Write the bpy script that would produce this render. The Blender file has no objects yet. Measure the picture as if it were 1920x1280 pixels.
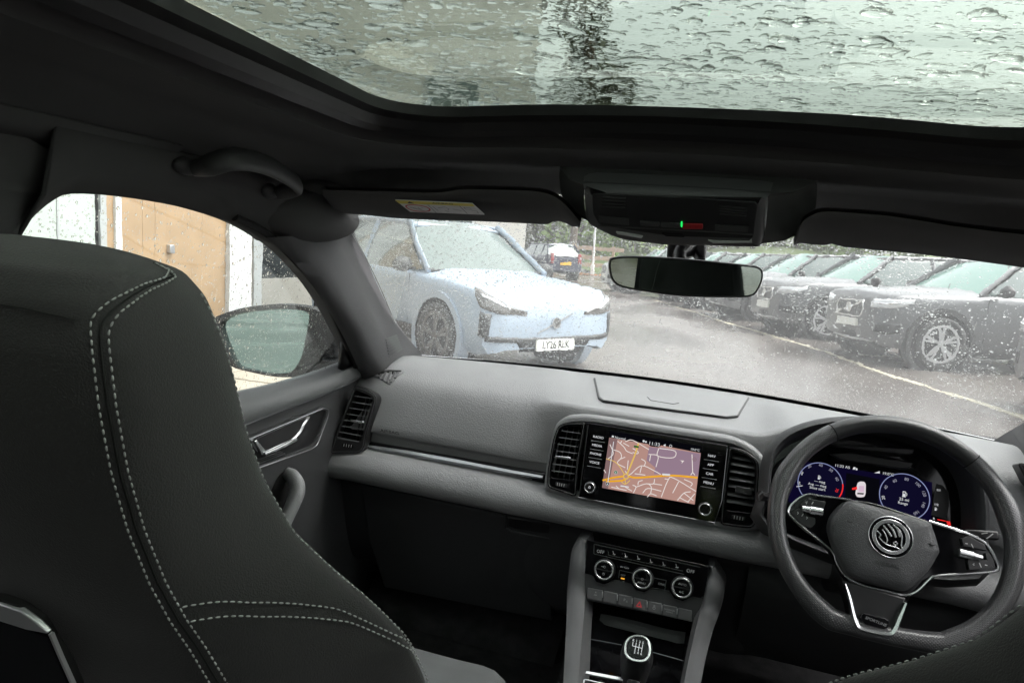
import bpy, bmesh, math, random
import numpy as np
from mathutils import Vector, Matrix
R = math.radians
S = bpy.context.scene
COL = S.collection

# ------------------------------------------------------------------ camera
CAM = Vector((.063, 0, 1.27))
YAW, PIT, ROL, FOC = 16.2, 7.63, 5.54, 1280.0
cam_data = bpy.data.cameras.new('camera')
cam_data.sensor_width = 36.0
cam_data.lens = 24.0
cam_data.clip_start = .02
cam_data.clip_end = 600
cam = bpy.data.objects.new('camera', cam_data)
COL.objects.link(cam)
CM = (Matrix.Rotation(R(YAW), 3, 'Z') @ Matrix.Rotation(R(90 - PIT), 3, 'X') @ Matrix.Rotation(R(ROL), 3, 'Z'))
cam.matrix_world = Matrix.Translation(CAM) @ CM.to_4x4()
S.camera = cam

# ------------------------------------------------------------------ overcast sky, soft sun, exposure
SUN_EL, SUN_AZ = 60, 75
world = bpy.data.worlds.new('World')
S.world = world
world.use_nodes = True
nt = world.node_tree
nt.nodes.clear()
sky = nt.nodes.new('ShaderNodeTexSky')
sky.sky_type = 'NISHITA'
sky.sun_disc = False
sky.sun_elevation = R(SUN_EL)
sky.sun_rotation = R(SUN_AZ)
sky.air_density = 1.2
sky.dust_density = 6.0
sky.ozone_density = 1.0
hs = nt.nodes.new('ShaderNodeHueSaturation')
hs.inputs['Saturation'].default_value = .12
bg = nt.nodes.new('ShaderNodeBackground')
bg.inputs['Strength'].default_value = .115
wo = nt.nodes.new('ShaderNodeOutputWorld')
nt.links.new(sky.outputs[0], hs.inputs['Color'])
nt.links.new(hs.outputs[0], bg.inputs['Color'])
nt.links.new(bg.outputs[0], wo.inputs[0])
sun_data = bpy.data.lights.new('sun', 'SUN')
sun_data.energy = .5
sun_data.angle = R(60)
sun_data.color = (1, .97, .93)
sun = bpy.data.objects.new('sun', sun_data)
COL.objects.link(sun)
sun.rotation_euler = (R(90 - SUN_EL), 0, R(180 - SUN_AZ))
S.view_settings.view_transform = 'Standard'
S.view_settings.look = 'None'
S.view_settings.exposure = 2.1
S.view_settings.gamma = 1
S.view_settings.use_curve_mapping = False
S.render.engine = 'CYCLES'
cy = S.cycles
cy.max_bounces = 16
cy.diffuse_bounces = 4
cy.glossy_bounces = 5
cy.transmission_bounces = 14
cy.transparent_max_bounces = 12
cy.sample_clamp_indirect = 12
cy.use_denoising = True
try:
    cy.denoiser = 'OPENIMAGEDENOISE'
    cy.denoising_input_passes = 'RGB_ALBEDO_NORMAL'
    cy.denoising_prefilter = 'ACCURATE'
except Exception:
    pass

# ------------------------------------------------------------------ where a measured sight line meets a real surface
def ray(u, v):
    return CM @ Vector(((u - 960) / FOC, -(v - 640) / FOC, -1.0))
def PY(u, v, y):
    d = ray(u, v); return CAM + d * ((y - CAM.y) / d.y)
def PX(u, v, x):
    d = ray(u, v); return CAM + d * ((x - CAM.x) / d.x)
def PZ(u, v, z):
    d = ray(u, v); return CAM + d * ((z - CAM.z) / d.z)
# the car park falls a little towards the building
LOTN = Vector((-.027, -.011, 1)).normalized()
LX = Vector((1, 0, .027)).normalized()
LY = LOTN.cross(LX).normalized()
LOTR = Matrix((LX, LY, LOTN)).transposed()
def G(u, v, h=0):
    d = ray(u, v); t = (h - LOTN.dot(CAM)) / LOTN.dot(d); p = CAM + d * t
    return p - LOTN * h
def lot(x, y, z=0):
    return Vector((x, y, .027 * x + .011 * y)) + LOTN * z
class Frame:
    """a flat panel in space: origin, right axis, up axis, normal towards the cabin"""
    def __init__(s, o, ex=(1, 0, 0), ey=(0, 0, 1)):
        s.o = Vector(o); s.ex = Vector(ex).normalized(); e = Vector(ey)
        s.n = s.ex.cross(e).normalized(); s.ey = s.n.cross(s.ex).normalized()
    def p(s, a, b, c=0):
        return s.o + s.ex * a + s.ey * b + s.n * c
    def ab(s, u, v, c=0):
        d = ray(u, v); o = s.o + s.n * c
        q = CAM + d * (s.n.dot(o - CAM) / s.n.dot(d)) - o
        return (q.dot(s.ex), q.dot(s.ey))
    def abs(s, pts, c=0):
        return [s.ab(u, v, c) for u, v in pts]
    def mat(s, a, b, c=0, rot=0):
        m = Matrix((s.ex, s.ey, s.n)).transposed().to_4x4()
        m.translation = s.p(a, b, c)
        return m @ Matrix.Rotation(rot, 4, 'Z')
def tilt_frame(o, deg):
    """panel facing the rear of the car, leaning back by deg"""
    t = R(deg)
    return Frame(o, (1, 0, 0), (0, math.sin(t), math.cos(t)))

# ------------------------------------------------------------------ materials
def new_mat(name):
    m = bpy.data.materials.new(name); m.use_nodes = True
    n = m.node_tree.nodes; b = n['Principled BSDF']
    return m, m.node_tree, n, b
def mat(name, col, rough=.5, metal=0.0, spec=.5, bump=None, var=None, coat=0, emit=None, sheen=0):
    m, t, n, b = new_mat(name)
    if not isinstance(col, (tuple, list)): col = (col, col, col)
    b.inputs['Base Color'].default_value = (*col, 1)
    b.inputs['Roughness'].default_value = rough
    b.inputs['Metallic'].default_value = metal
    b.inputs['Specular IOR Level'].default_value = spec
    b.inputs['Coat Weight'].default_value = coat
    b.inputs['Sheen Weight'].default_value = sheen
    if emit:
        emit = (emit[0], emit[1] * LIT)
        b.inputs['Emission Color'].default_value = (*emit[0], 1)
        b.inputs['Emission Strength'].default_value = emit[1]
    tc = n.new('ShaderNodeTexCoord')
    if bump:
        sc, st, kind = bump
        if kind == 'voronoi':
            x = n.new('ShaderNodeTexVoronoi'); x.inputs['Scale'].default_value = sc; out = x.outputs['Distance']
        else:
            x = n.new('ShaderNodeTexNoise'); x.inputs['Scale'].default_value = sc; x.inputs['Detail'].default_value = 3; out = x.outputs['Fac']
        t.links.new(tc.outputs['Object'], x.inputs['Vector'])
        bn = n.new('ShaderNodeBump'); bn.inputs['Strength'].default_value = st; bn.inputs['Distance'].default_value = .002
        t.links.new(out, bn.inputs['Height']); t.links.new(bn.outputs[0], b.inputs['Normal'])
    if var:
        sc, amt = var
        x = n.new('ShaderNodeTexNoise'); x.inputs['Scale'].default_value = sc; x.inputs['Detail'].default_value = 5
        t.links.new(tc.outputs['Object'], x.inputs['Vector'])
        mp = n.new('ShaderNodeMapRange'); mp.inputs['From Min'].default_value = .3; mp.inputs['From Max'].default_value = .7
        mp.inputs['To Min'].default_value = 1 - amt; mp.inputs['To Max'].default_value = 1 + amt
        t.links.new(x.outputs['Fac'], mp.inputs['Value'])
        mx = n.new('ShaderNodeVectorMath'); mx.operation = 'SCALE'
        mx.inputs[0].default_value = col
        t.links.new(mp.outputs[0], mx.inputs['Scale']); t.links.new(mx.outputs[0], b.inputs['Base Color'])
    return m
LIT = 2.0 ** -S.view_settings.exposure      # screens and lamps are exposed as the camera exposes them
def emis(name, col, s=1.0):
    s = s * LIT
    m = bpy.data.materials.new(name); m.use_nodes = True
    n = m.node_tree.nodes; n.clear()
    e = n.new('ShaderNodeEmission'); o = n.new('ShaderNodeOutputMaterial')
    e.inputs[0].default_value = (*col, 1); e.inputs[1].default_value = s
    m.node_tree.links.new(e.outputs[0], o.inputs[0])
    return m
M = {}
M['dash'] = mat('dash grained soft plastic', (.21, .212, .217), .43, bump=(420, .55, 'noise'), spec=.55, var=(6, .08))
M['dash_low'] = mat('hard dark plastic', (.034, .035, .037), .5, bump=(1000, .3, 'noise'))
M['rail'] = mat('console rail plastic', (.10, .101, .104), .48, bump=(1000, .3, 'noise'))
M['door_top'] = mat('door top plastic', (.115, .12, .122), .48, bump=(900, .3, 'noise'))
M['trim'] = mat('charcoal trim plastic', (.045, .046, .048), .48, bump=(1100, .25, 'noise'))
M['pillar'] = mat('pillar cloth trim', (.062, .062, .065), .75, bump=(1500, .3, 'noise'))
M['black'] = mat('satin black plastic', (.012, .012, .013), .42)
M['gloss'] = mat('piano black', (.005, .005, .006), .07, spec=.3)
M['matte'] = mat('dull black', (.006, .006, .006), .8, spec=.2)
M['rubber'] = mat('rubber seal', (.008, .008, .008), .65, spec=.3)
M['chrome'] = mat('satin chrome', (.80, .81, .82), .25, metal=1)
M['chrome_dark'] = mat('dark brushed metal', (.28, .28, .29), .3, metal=1)
M['silver'] = mat('silver painted plastic', (.5, .5, .51), .3, metal=.7)
M['head'] = mat('headlining cloth', (.085, .085, .086), .95, bump=(2500, .4, 'noise'), spec=.15, var=(5, .1))
M['seat'] = mat('seat suede cloth', (.0185, .0174, .0180), .85, bump=(800, .35, 'noise'), spec=.2, var=(7, .22), sheen=.12)
M['cushion'] = mat('grey cushion cloth', (.12, .122, .125), .9, bump=(1800, .5, 'noise'), spec=.2, var=(14, .1))
M['stitch'] = mat('pale thread', (.22, .225, .22), .8)
M['carpet'] = mat('floor carpet', (.028, .028, .029), .98, bump=(400, .9, 'noise'), spec=.1, var=(30, .3))
M['white_print'] = emis('lit white lettering', (.9, .92, .95), .75)
M['dim_print'] = mat('printed grey lettering', (.5, .5, .5), .6)
M['sunk_shade'] = mat('shade colour of sunk marks', (.02, .02, .02), .6)  # dark colour stands in for shade inside sunk letters and horn marks
M['mirror'] = mat('mirror glass', (.86, .9, .88), .01, metal=1)
M['mirror_tint'] = mat('green tinted mirror glass', (.45, .62, .56), .01, metal=1)
M['mirror_dim'] = mat('dimming mirror glass', (.42, .5, .46), .01, metal=1)

# ------------------------------------------------------------------ mesh building
class MB:
    def __init__(s): s.v = []; s.f = []; s.uv = None
    def add(s, vs, fs):
        b = len(s.v); s.v += [tuple(x) for x in vs]; s.f += [tuple(b + i for i in f) for f in fs]
    def box(s, c, sz, m=None):
        x, y, z = sz[0] / 2, sz[1] / 2, sz[2] / 2
        vs = [Vector((a * x, b * y, d * z)) for a in (-1, 1) for b in (-1, 1) for d in (-1, 1)]
        if m is not None: vs = [m @ q for q in vs]
        vs = [Vector(c) + q for q in vs]
        s.add(vs, [(0, 1, 3, 2), (4, 6, 7, 5), (0, 4, 5, 1), (2, 3, 7, 6), (0, 2, 6, 4), (1, 5, 7, 3)]); return s
    def fbox(s, F, a0, a1, b0, b1, c0, c1):
        vs = [F.p(a, b, c) for a in (a0, a1) for b in (b0, b1) for c in (c0, c1)]
        s.add(vs, [(0, 1, 3, 2), (4, 6, 7, 5), (0, 4, 5, 1), (2, 3, 7, 6), (0, 2, 6, 4), (1, 5, 7, 3)]); return s
    def prism(s, F, pts, c0, c1, taper=1.0):
        """outline of (a,b) pairs on frame F, from depth c0 to c1 (c1 towards the cabin)"""
        n = len(pts); ca = sum(p[0] for p in pts) / n; cb = sum(p[1] for p in pts) / n
        lo = [F.p(a, b, c0) for a, b in pts]
        hi = [F.p(ca + (a - ca) * taper, cb + (b - cb) * taper, c1) for a, b in pts]
        s.add(lo + hi, [tuple(range(n - 1, -1, -1)), tuple(range(n, 2 * n))] + [(i, (i + 1) % n, n + (i + 1) % n, n + i) for i in range(n)]); return s
    def ring(s, F, outer, inner, c0, c1):
        n = len(outer)
        vs = [F.p(a, b, c) for c in (c0, c1) for a, b in outer] + [F.p(a, b, c) for c in (c0, c1) for a, b in inner]
        fs = []
        for i in range(n):
            j = (i + 1) % n
            fs += [(i, j, n + j, n + i), (2 * n + j, 2 * n + i, 3 * n + i, 3 * n + j), (n + i, n + j, 3 * n + j, 3 * n + i), (j, i, 2 * n + i, 2 * n + j)]
        s.add(vs, fs); return s
    def grid(s, rows, closed=False, caps=False):
        n = len(rows[0]); vs = [p for r in rows for p in r]; fs = []
        for i in range(len(rows) - 1):
            for j in range(n if closed else n - 1):
                k = (j + 1) % n
                fs.append((i * n + j, i * n + k, (i + 1) * n + k, (i + 1) * n + j))
        if caps: fs += [tuple(range(n - 1, -1, -1)), tuple((len(rows) - 1) * n + j for j in range(n))]
        s.add(vs, fs); return s
    def tube(s, pts, r, seg=8, closed=False, caps=True, flat=1.0, upv=None):
        pts = [Vector(p) for p in pts]; n = len(pts); rows = []
        prev = None
        for i, p in enumerate(pts):
            a = pts[(i - 1) % n] if (closed or i > 0) else p
            b = pts[(i + 1) % n] if (closed or i < n - 1) else p
            t = (b - a).normalized() if (b - a).length > 1e-9 else Vector((0, 0, 1))
            if upv is not None: x = Vector(upv)
            elif prev is None: x = Vector((0, 0, 1)) if abs(t.z) < .9 else Vector((1, 0, 0))
            else: x = prev
            x = (x - t * x.dot(t))
            x = x.normalized() if x.length > 1e-6 else t.orthogonal().normalized()
            y = t.cross(x); prev = x
            rr = r[i] if isinstance(r, (list, tuple)) else r
            rows.append([p + x * (math.cos(2 * math.pi * k / seg) * rr) + y * (math.sin(2 * math.pi * k / seg) * rr * flat) for k in range(seg)])
        if closed: rows.append(rows[0])
        s.grid(rows, closed=True, caps=caps and not closed); return s
    def cyl(s, F, a, b, r, c0, c1, seg=24, r2=None):
        pts0 = [(a + r * math.cos(2 * math.pi * i / seg), b + r * math.sin(2 * math.pi * i / seg)) for i in range(seg)]
        s.prism(F, pts0, c0, c1, (r2 if r2 is not None else r) / r); return s
    def annulus(s, F, a, b, r0, r1, c0, c1, seg=32):
        o = [(a + r1 * math.cos(2 * math.pi * i / seg), b + r1 * math.sin(2 * math.pi * i / seg)) for i in range(seg)]
        q = [(a + r0 * math.cos(2 * math.pi * i / seg), b + r0 * math.sin(2 * math.pi * i / seg)) for i in range(seg)]
        s.ring(F, o, q, c0, c1); return s
    def ribbon(s, F, pts, w, c0, c1=None):
        """a flat or thick strip along (a,b) points"""
        L, Rr = [], []
        for i, p in enumerate(pts):
            q0 = Vector(pts[max(i - 1, 0)]); q1 = Vector(pts[min(i + 1, len(pts) - 1)]); d = (q1 - q0)
            d = d.normalized() if d.length > 1e-9 else Vector((1, 0)); nn = Vector((-d.y, d.x)) * w / 2
            L.append((p[0] + nn.x, p[1] + nn.y)); Rr.append((p[0] - nn.x, p[1] - nn.y))
        if c1 is None:
            s.grid([[F.p(a, b, c0) for a, b in Rr], [F.p(a, b, c0) for a, b in L]])
        else:
            lo, hi = [F.p(a, b, c0) for a, b in Rr], [F.p(a, b, c1) for a, b in Rr]
            hi2, lo2 = [F.p(a, b, c1) for a, b in L], [F.p(a, b, c0) for a, b in L]
            s.grid([lo, hi, hi2, lo2, lo], caps=False)
            k = len(pts) - 1
            s.add([lo[0], hi[0], hi2[0], lo2[0], lo[k], hi[k], hi2[k], lo2[k]], [(0, 3, 2, 1), (4, 5, 6, 7)])
        return s
    def poly(s, F, pts, c=0):
        s.add([F.p(a, b, c) for a, b in pts], [tuple(range(len(pts)))]); return s
    def sphere(s, c, r, seg=16, rings=8, m=None):
        rows = []
        for i in range(rings + 1):
            th = math.pi * i / rings
            row = []
            for j in range(seg):
                ph = 2 * math.pi * j / seg
                q = Vector((math.sin(th) * math.cos(ph) * r[0], math.sin(th) * math.sin(ph) * r[1], math.cos(th) * r[2]))
                row.append(Vector(c) + (m @ q if m is not None else q))
            rows.append(row)
        s.grid(rows, closed=True); return s
    def build(s, name, m, parent=None, smooth=35, bevel=0, seg=2, sub=0, solid=0, mats=None):
        me = bpy.data.meshes.new(name)
        me.from_pydata(s.v, [], s.f); me.update()
        bm = bmesh.new(); bm.from_mesh(me)
        bmesh.ops.remove_doubles(bm, verts=bm.verts, dist=1e-6)
        bmesh.ops.dissolve_degenerate(bm, edges=bm.edges, dist=1e-7)
        bmesh.ops.recalc_face_normals(bm, faces=bm.faces)
        bm.to_mesh(me); bm.free()
        me.materials.append(M[m] if isinstance(m, str) else m)
        if smooth:
            me.polygons.foreach_set('use_smooth', [True] * len(me.polygons))
            me.set_sharp_from_angle(angle=R(smooth))
        o = bpy.data.objects.new(name, me); COL.objects.link(o)
        if solid:
            md = o.modifiers.new('solid', 'SOLIDIFY'); md.thickness = solid; md.offset = -1
        if bevel:
            md = o.modifiers.new('bevel', 'BEVEL'); md.width = bevel; md.segments = seg; md.limit_method = 'ANGLE'; md.angle_limit = R(40)
            md.harden_normals = False
        if sub:
            md = o.modifiers.new('sub', 'SUBSURF'); md.levels = sub; md.render_levels = sub
        adopt(o, parent)
        return o
def adopt(o, parent):
    if parent is None: return
    o.parent = parent
    m = Matrix.Identity(4); q = parent
    while q is not None:
        m = (q.matrix_parent_inverse @ q.matrix_basis if q.parent else q.matrix_basis.copy()) @ m
        q = q.parent
    o.matrix_parent_inverse = m.inverted()
def thing(name, label, cat, loc=(0, 0, 0), group=None, mw=None):
    o = bpy.data.objects.new(name, None); COL.objects.link(o); o.empty_display_size = .1
    if mw is not None: o.matrix_basis = mw
    else: o.location = loc
    o['label'] = label; o['category'] = cat
    if group: o['group'] = group
    return o
def tag(o, label=None, cat=None, group=None, kind=None):
    if label: o['label'] = label
    if cat: o['category'] = cat
    if group: o['group'] = group
    if kind: o['kind'] = kind
    return o
def text(body, F, a, b, size, m, parent, name='lettering', c=.0004, align='CENTER', sx=1.0, rot=0, ext=.0001, shear=0, bold=0):
    cu = bpy.data.curves.new(name, 'FONT'); cu.body = body; cu.size = size
    cu.align_x = align; cu.align_y = 'CENTER'; cu.extrude = ext; cu.shear = shear; cu.offset = bold; cu.resolution_u = 3
    tmp = bpy.data.objects.new(name, cu); COL.objects.link(tmp)
    dg = bpy.context.evaluated_depsgraph_get()
    me = bpy.data.meshes.new_from_object(tmp.evaluated_get(dg))
    bpy.data.objects.remove(tmp)
    me.name = name
    mw = F.mat(a, b, c, rot) @ Matrix.Diagonal((sx, 1, 1, 1))
    me.transform(mw)
    me.materials.clear(); me.materials.append(M[m] if isinstance(m, str) else m)
    o = bpy.data.objects.new(name, me); COL.objects.link(o)
    adopt(o, parent); return o
def smooth_pts(pts, n=6, closed=False):
    """Catmull-Rom through the points"""
    P = [Vector(p) for p in pts]; out = []; N = len(P)
    for i in range(N if closed else N - 1):
        p0 = P[(i - 1) % N] if (closed or i > 0) else P[0] * 2 - P[1]
        p1 = P[i]; p2 = P[(i + 1) % N]
        p3 = P[(i + 2) % N] if (closed or i + 2 < N) else P[-1] * 2 - P[-2]
        for k in range(n):
            t = k / n
            out.append(.5 * ((2 * p1) + (p2 - p0) * t + (2 * p0 - 5 * p1 + 4 * p2 - p3) * t * t + (3 * p1 - p0 - 3 * p2 + p3) * t ** 3))
    if not closed: out.append(P[-1])
    return out
def sm2(pts, n=6, closed=False):
    return [(p.x, p.y) for p in smooth_pts([(a, b, 0) for a, b in pts], n, closed)]
def round_poly(pts, r, n=4):
    """2-D polygon with rounded corners"""
    out = []; N = len(pts); P = [Vector(p) for p in pts]
    for i in range(N):
        p = P[i]; a = (P[i - 1] - p); b = (P[(i + 1) % N] - p)
        rr = r[i] if isinstance(r, (list, tuple)) else r
        la = min(rr, a.length * .48); lb = min(rr, b.length * .48)
        q0 = p + a.normalized() * la; q1 = p + b.normalized() * lb
        for k in range(n + 1):
            t = k / n
            q = q0 * (1 - t) ** 2 + p * 2 * t * (1 - t) + q1 * t * t
            out.append((q.x, q.y))
    return out
def lerp(a, b, t): return a + (b - a) * t
def interp(x, xs, ys):
    if x <= xs[0]: return ys[0]
    for i in range(len(xs) - 1):
        if x <= xs[i + 1]:
            t = (x - xs[i]) / (xs[i + 1] - xs[i]); return lerp(ys[i], ys[i + 1], t)
    return ys[-1]
def scale_poly(pts, d):
    """offset outline towards its middle by distance d (approx)"""
    n = len(pts); ca = sum(p[0] for p in pts) / n; cb = sum(p[1] for p in pts) / n; out = []
    for a, b in pts:
        v = Vector((a - ca, b - cb)); L = v.length
        v = v * max(0, (L - d) / L); out.append((ca + v.x, cb + v.y))
    return out
def inset(pts, d):
    n = len(pts); out = []
    area = sum(pts[i][0] * pts[(i + 1) % n][1] - pts[(i + 1) % n][0] * pts[i][1] for i in range(n))
    sg = 1 if area > 0 else -1
    for i in range(n):
        p0, p, p1 = Vector(pts[i - 1]), Vector(pts[i]), Vector(pts[(i + 1) % n])
        e0 = (p - p0); e1 = (p1 - p)
        if e0.length < 1e-9: e0 = e1
        if e1.length < 1e-9: e1 = e0
        n0 = Vector((-e0.y, e0.x)).normalized(); n1 = Vector((-e1.y, e1.x)).normalized()
        m = (n0 + n1); m = m.normalized() if m.length > 1e-6 else n0
        k = 1 / max(.5, m.dot(n0))
        out.append((p.x + m.x * d * sg * k, p.y + m.y * d * sg * k))
    return out
def stitches(F_pts, length, gap, r, up=None):
    """small capsule stitches along a 3-D polyline"""
    mb = MB(); P = [Vector(p) for p in F_pts]
    cum = [0]
    for i in range(1, len(P)): cum.append(cum[-1] + (P[i] - P[i - 1]).length)
    def at(s):
        for i in range(1, len(P)):
            if s <= cum[i]:
                t = (s - cum[i - 1]) / max(1e-9, cum[i] - cum[i - 1]); return P[i - 1].lerp(P[i], t)
        return P[-1]
    s = 0
    while s + length < cum[-1]:
        a, b = at(s), at(s + length); m = (a + b) / 2
        mb.tube([a, a.lerp(m, .4), m, b.lerp(m, .4), b], [r * .35, r * .9, r, r * .9, r * .35], 5)
        s += length + gap
    return mb
# =================================================================== CABIN SHELL
NV = Vector((0, 0, 0))
# ---- windscreen surface
def wind(s, t, off=0):
    """s -1..1 across, t 0 (base) .. 1 (header); off = outward offset"""
    x = s * lerp(.715, .645, t)
    y = lerp(1.865 - .20 * s * s, 1.225 - .13 * s * s, t) + .012 * 4 * t * (1 - t)
    z = lerp(.962, 1.395 - .035 * s * s, t) + .022 * 4 * t * (1 - t)
    return Vector((x, y + off * .55, z + off * .83))
def glass_mat(name, col, film=None, rough=0.0, veil=0.0):
    m, t, n, b = new_mat(name)
    n.remove(b)
    g = n.new('ShaderNodeBsdfGlass'); g.inputs['Color'].default_value = (*col, 1); g.inputs['IOR'].default_value = 1.45
    g.inputs['Roughness'].default_value = rough
    o = [x for x in n if x.type == 'OUTPUT_MATERIAL'][0]
    t.links.new(g.outputs[0], o.inputs[0])
    if veil:     # the water film and dirt on the glass scatter a little daylight
        tl = n.new('ShaderNodeBsdfTranslucent'); tl.inputs[0].default_value = (.9, .9, .92, 1); mx = n.new('ShaderNodeMixShader'); mx.inputs[0].default_value = veil
        t.links.new(g.outputs[0], mx.inputs[1]); t.links.new(tl.outputs[0], mx.inputs[2]); t.links.new(mx.outputs[0], o.inputs[0])
    if film:
        tc = n.new('ShaderNodeTexCoord')
        hsum = None
        for kind, sc, w in film:
            if kind == 'noise':
                x = n.new('ShaderNodeTexNoise'); x.inputs['Scale'].default_value = sc; x.inputs['Detail'].default_value = 2.5
                val = x.outputs['Fac']; t.links.new(tc.outputs['Object'], x.inputs['Vector'])
                k = n.new('ShaderNodeMath'); k.operation = 'MULTIPLY'; k.inputs[1].default_value = w; t.links.new(val, k.inputs[0]); res = k.outputs[0]
            else:   # beads: one dome per cell, radius differs by cell
                x = n.new('ShaderNodeTexVoronoi'); x.inputs['Scale'].default_value = sc; x.inputs['Randomness'].default_value = 1
                t.links.new(tc.outputs['Object'], x.inputs['Vector'])
                sep = n.new('ShaderNodeSeparateColor'); t.links.new(x.outputs['Color'], sep.inputs[0])
                rad = n.new('ShaderNodeMapRange'); rad.inputs['To Min'].default_value = .12; rad.inputs['To Max'].default_value = .42
                t.links.new(sep.outputs[0], rad.inputs['Value'])
                dv = n.new('ShaderNodeMath'); dv.operation = 'DIVIDE'; t.links.new(x.outputs['Distance'], dv.inputs[0]); t.links.new(rad.outputs[0], dv.inputs[1])
                sq = n.new('ShaderNodeMath'); sq.operation = 'POWER'; sq.inputs[1].default_value = 2; t.links.new(dv.outputs[0], sq.inputs[0])
                iv = n.new('ShaderNodeMath'); iv.operation = 'SUBTRACT'; iv.inputs[0].default_value = 1; iv.use_clamp = True; t.links.new(sq.outputs[0], iv.inputs[1])
                sr = n.new('ShaderNodeMath'); sr.operation = 'POWER'; sr.inputs[1].default_value = .7; t.links.new(iv.outputs[0], sr.inputs[0])
                # some cells stay dry
                wt = n.new('ShaderNodeMath'); wt.operation = 'GREATER_THAN'; wt.inputs[1].default_value = .25; t.links.new(sep.outputs[1], wt.inputs[0])
                k = n.new('ShaderNodeMath'); k.operation = 'MULTIPLY'; t.links.new(sr.outputs[0], k.inputs[0]); t.links.new(wt.outputs[0], k.inputs[1])
                k2 = n.new('ShaderNodeMath'); k2.operation = 'MULTIPLY'; k2.inputs[1].default_value = w; t.links.new(k.outputs[0], k2.inputs[0]); res = k2.outputs[0]
            if hsum is None: hsum = res
            else:
                ad = n.new('ShaderNodeMath'); ad.operation = 'ADD'; t.links.new(hsum, ad.inputs[0]); t.links.new(res, ad.inputs[1]); hsum = ad.outputs[0]
        bn = n.new('ShaderNodeBump'); bn.inputs['Strength'].default_value = 1; bn.inputs['Distance'].default_value = 1
        t.links.new(hsum, bn.inputs['Height']); t.links.new(bn.outputs[0], g.inputs['Normal'])
    return m
M['glass'] = glass_mat('clear glass', (.97, .985, .975))
M['wet_glass'] = glass_mat('wet windscreen glass', (.97, .985, .975), [('noise', 14, .00009), ('noise', 60, .000018)], veil=.035)
M['wet_side'] = glass_mat('wet side glass', (.96, .98, .97), [('noise', 20, .00006)], veil=.008)
M['roof_glass'] = glass_mat('tinted roof glass', (.69, .745, .695))
M['wet_roof'] = glass_mat('wet tinted roof glass', (.69, .745, .695), [('noise', 30, .0003)])
M['water'] = glass_mat('rain water', (1, 1, 1)); M['water'].node_tree.nodes['Glass BSDF'].inputs['IOR'].default_value = 1.33

def pane(name, fn, nu, nv, thick, inner, outer, parent=None):
    """closed glass slab: fn(i/nu, j/nv, offset)"""
    me = bpy.data.meshes.new(name); vs = []; fs = []; mi = []
    W = nu + 1; Hh = nv + 1; K = W * Hh
    for o in (0, thick):
        for j in range(Hh):
            for i in range(W): vs.append(fn(i / nu, j / nv, o))
    for j in range(nv):
        for i in range(nu):
            a = j * W + i
            fs.append((a, a + 1, a + W + 1, a + W)); mi.append(0)
            fs.append((K + a, K + a + W, K + a + W + 1, K + a + 1)); mi.append(1)
    edge = [i for i in range(W)] + [j * W + nu for j in range(1, Hh)] + [nv * W + i for i in range(nu - 1, -1, -1)] + [j * W for j in range(nv - 1, 0, -1)]
    for q in range(len(edge)):
        a, b = edge[q], edge[(q + 1) % len(edge)]; fs.append((a, K + a, K + b, b)); mi.append(0)
    me.from_pydata([tuple(v) for v in vs], [], fs); me.update()
    me.materials.append(M[inner]); me.materials.append(M[outer])
    me.polygons.foreach_set('material_index', mi)
    bm = bmesh.new(); bm.from_mesh(me); bmesh.ops.recalc_face_normals(bm, faces=bm.faces); bm.to_mesh(me); bm.free()
    me.polygons.foreach_set('use_smooth', [True] * len(me.polygons)); me.set_sharp_from_angle(angle=R(40))
    o = bpy.data.objects.new(name, me); COL.objects.link(o); adopt(o, parent); return o

ws = thing('windscreen', 'wide rain spotted windscreen with cars showing through it', 'windscreen', wind(0, 0))
pane('glass', lambda a, b, o: wind(a * 2 - 1, b, o), 40, 20, .005, 'glass', 'wet_glass', ws)
mb = MB()   # black ceramic edge band round the glass, outside the wiped area
edge_pts = [wind(-1 + 2 * i / 30, 0, .001) for i in range(31)]
mb.grid([[wind(-1 + 2 * i / 30, -.05, -.004) for i in range(31)], [wind(-1 + 2 * i / 30, .012, -.004) for i in range(31)]])
mb.build('edge_band', 'matte', ws)

# ---- roof opening and headlining: rings around the opening, from the rear left corner forward, round and back
def roof_ring(hw, yf, rad, zs, zf, crown=.010, yb=-.55):
    pts = []
    for k in range(9): pts.append((-hw, lerp(yb, yf - rad, k / 8)))
    for k in range(1, 9):
        a = math.pi - (math.pi / 2) * k / 8
        pts.append((-hw + rad + rad * math.cos(a), yf - rad + rad * math.sin(a)))
    for k in range(1, 17): pts.append((lerp(-hw + rad, hw - rad, k / 16), yf))
    for k in range(1, 9):
        a = math.pi / 2 - (math.pi / 2) * k / 8
        pts.append((hw - rad + rad * math.cos(a), yf - rad + rad * math.sin(a)))
    for k in range(1, 9): pts.append((hw, lerp(yf - rad, yb, k / 8)))
    out = []
    for x, y in pts:
        f = min(1, max(0, (y - (yf - rad - .25)) / (rad + .25)))
        f = f * f * (3 - 2 * f) * (1 - min(1, max(0, (abs(x) - hw + rad) / rad)) ** 2 * .5)
        z = lerp(zs, zf, f) + crown * (1 - (x / hw) ** 2)
        # gentle bow of the front edge
        yy = y - .012 * f * (1 - (x / hw) ** 2) * 0
        out.append(Vector((x, yy, z)))
    return out
sr = thing('sunroof', 'panoramic tinted glass sunroof covered in raindrops in the black ceiling', 'sunroof', (0, .88, 1.45))
def roof_surf(a, b, o):
    x = lerp(-.47, .47, a); y = lerp(1.0, -.62, b)
    return Vector((x, y, 1.458 + .010 * (1 - (x / .45) ** 2) + o))
pane('glass', roof_surf, 20, 24, .005, 'roof_glass', 'wet_roof', sr)
r0 = roof_ring(.400, .916, .10, 1.438, 1.438, .018)
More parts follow.
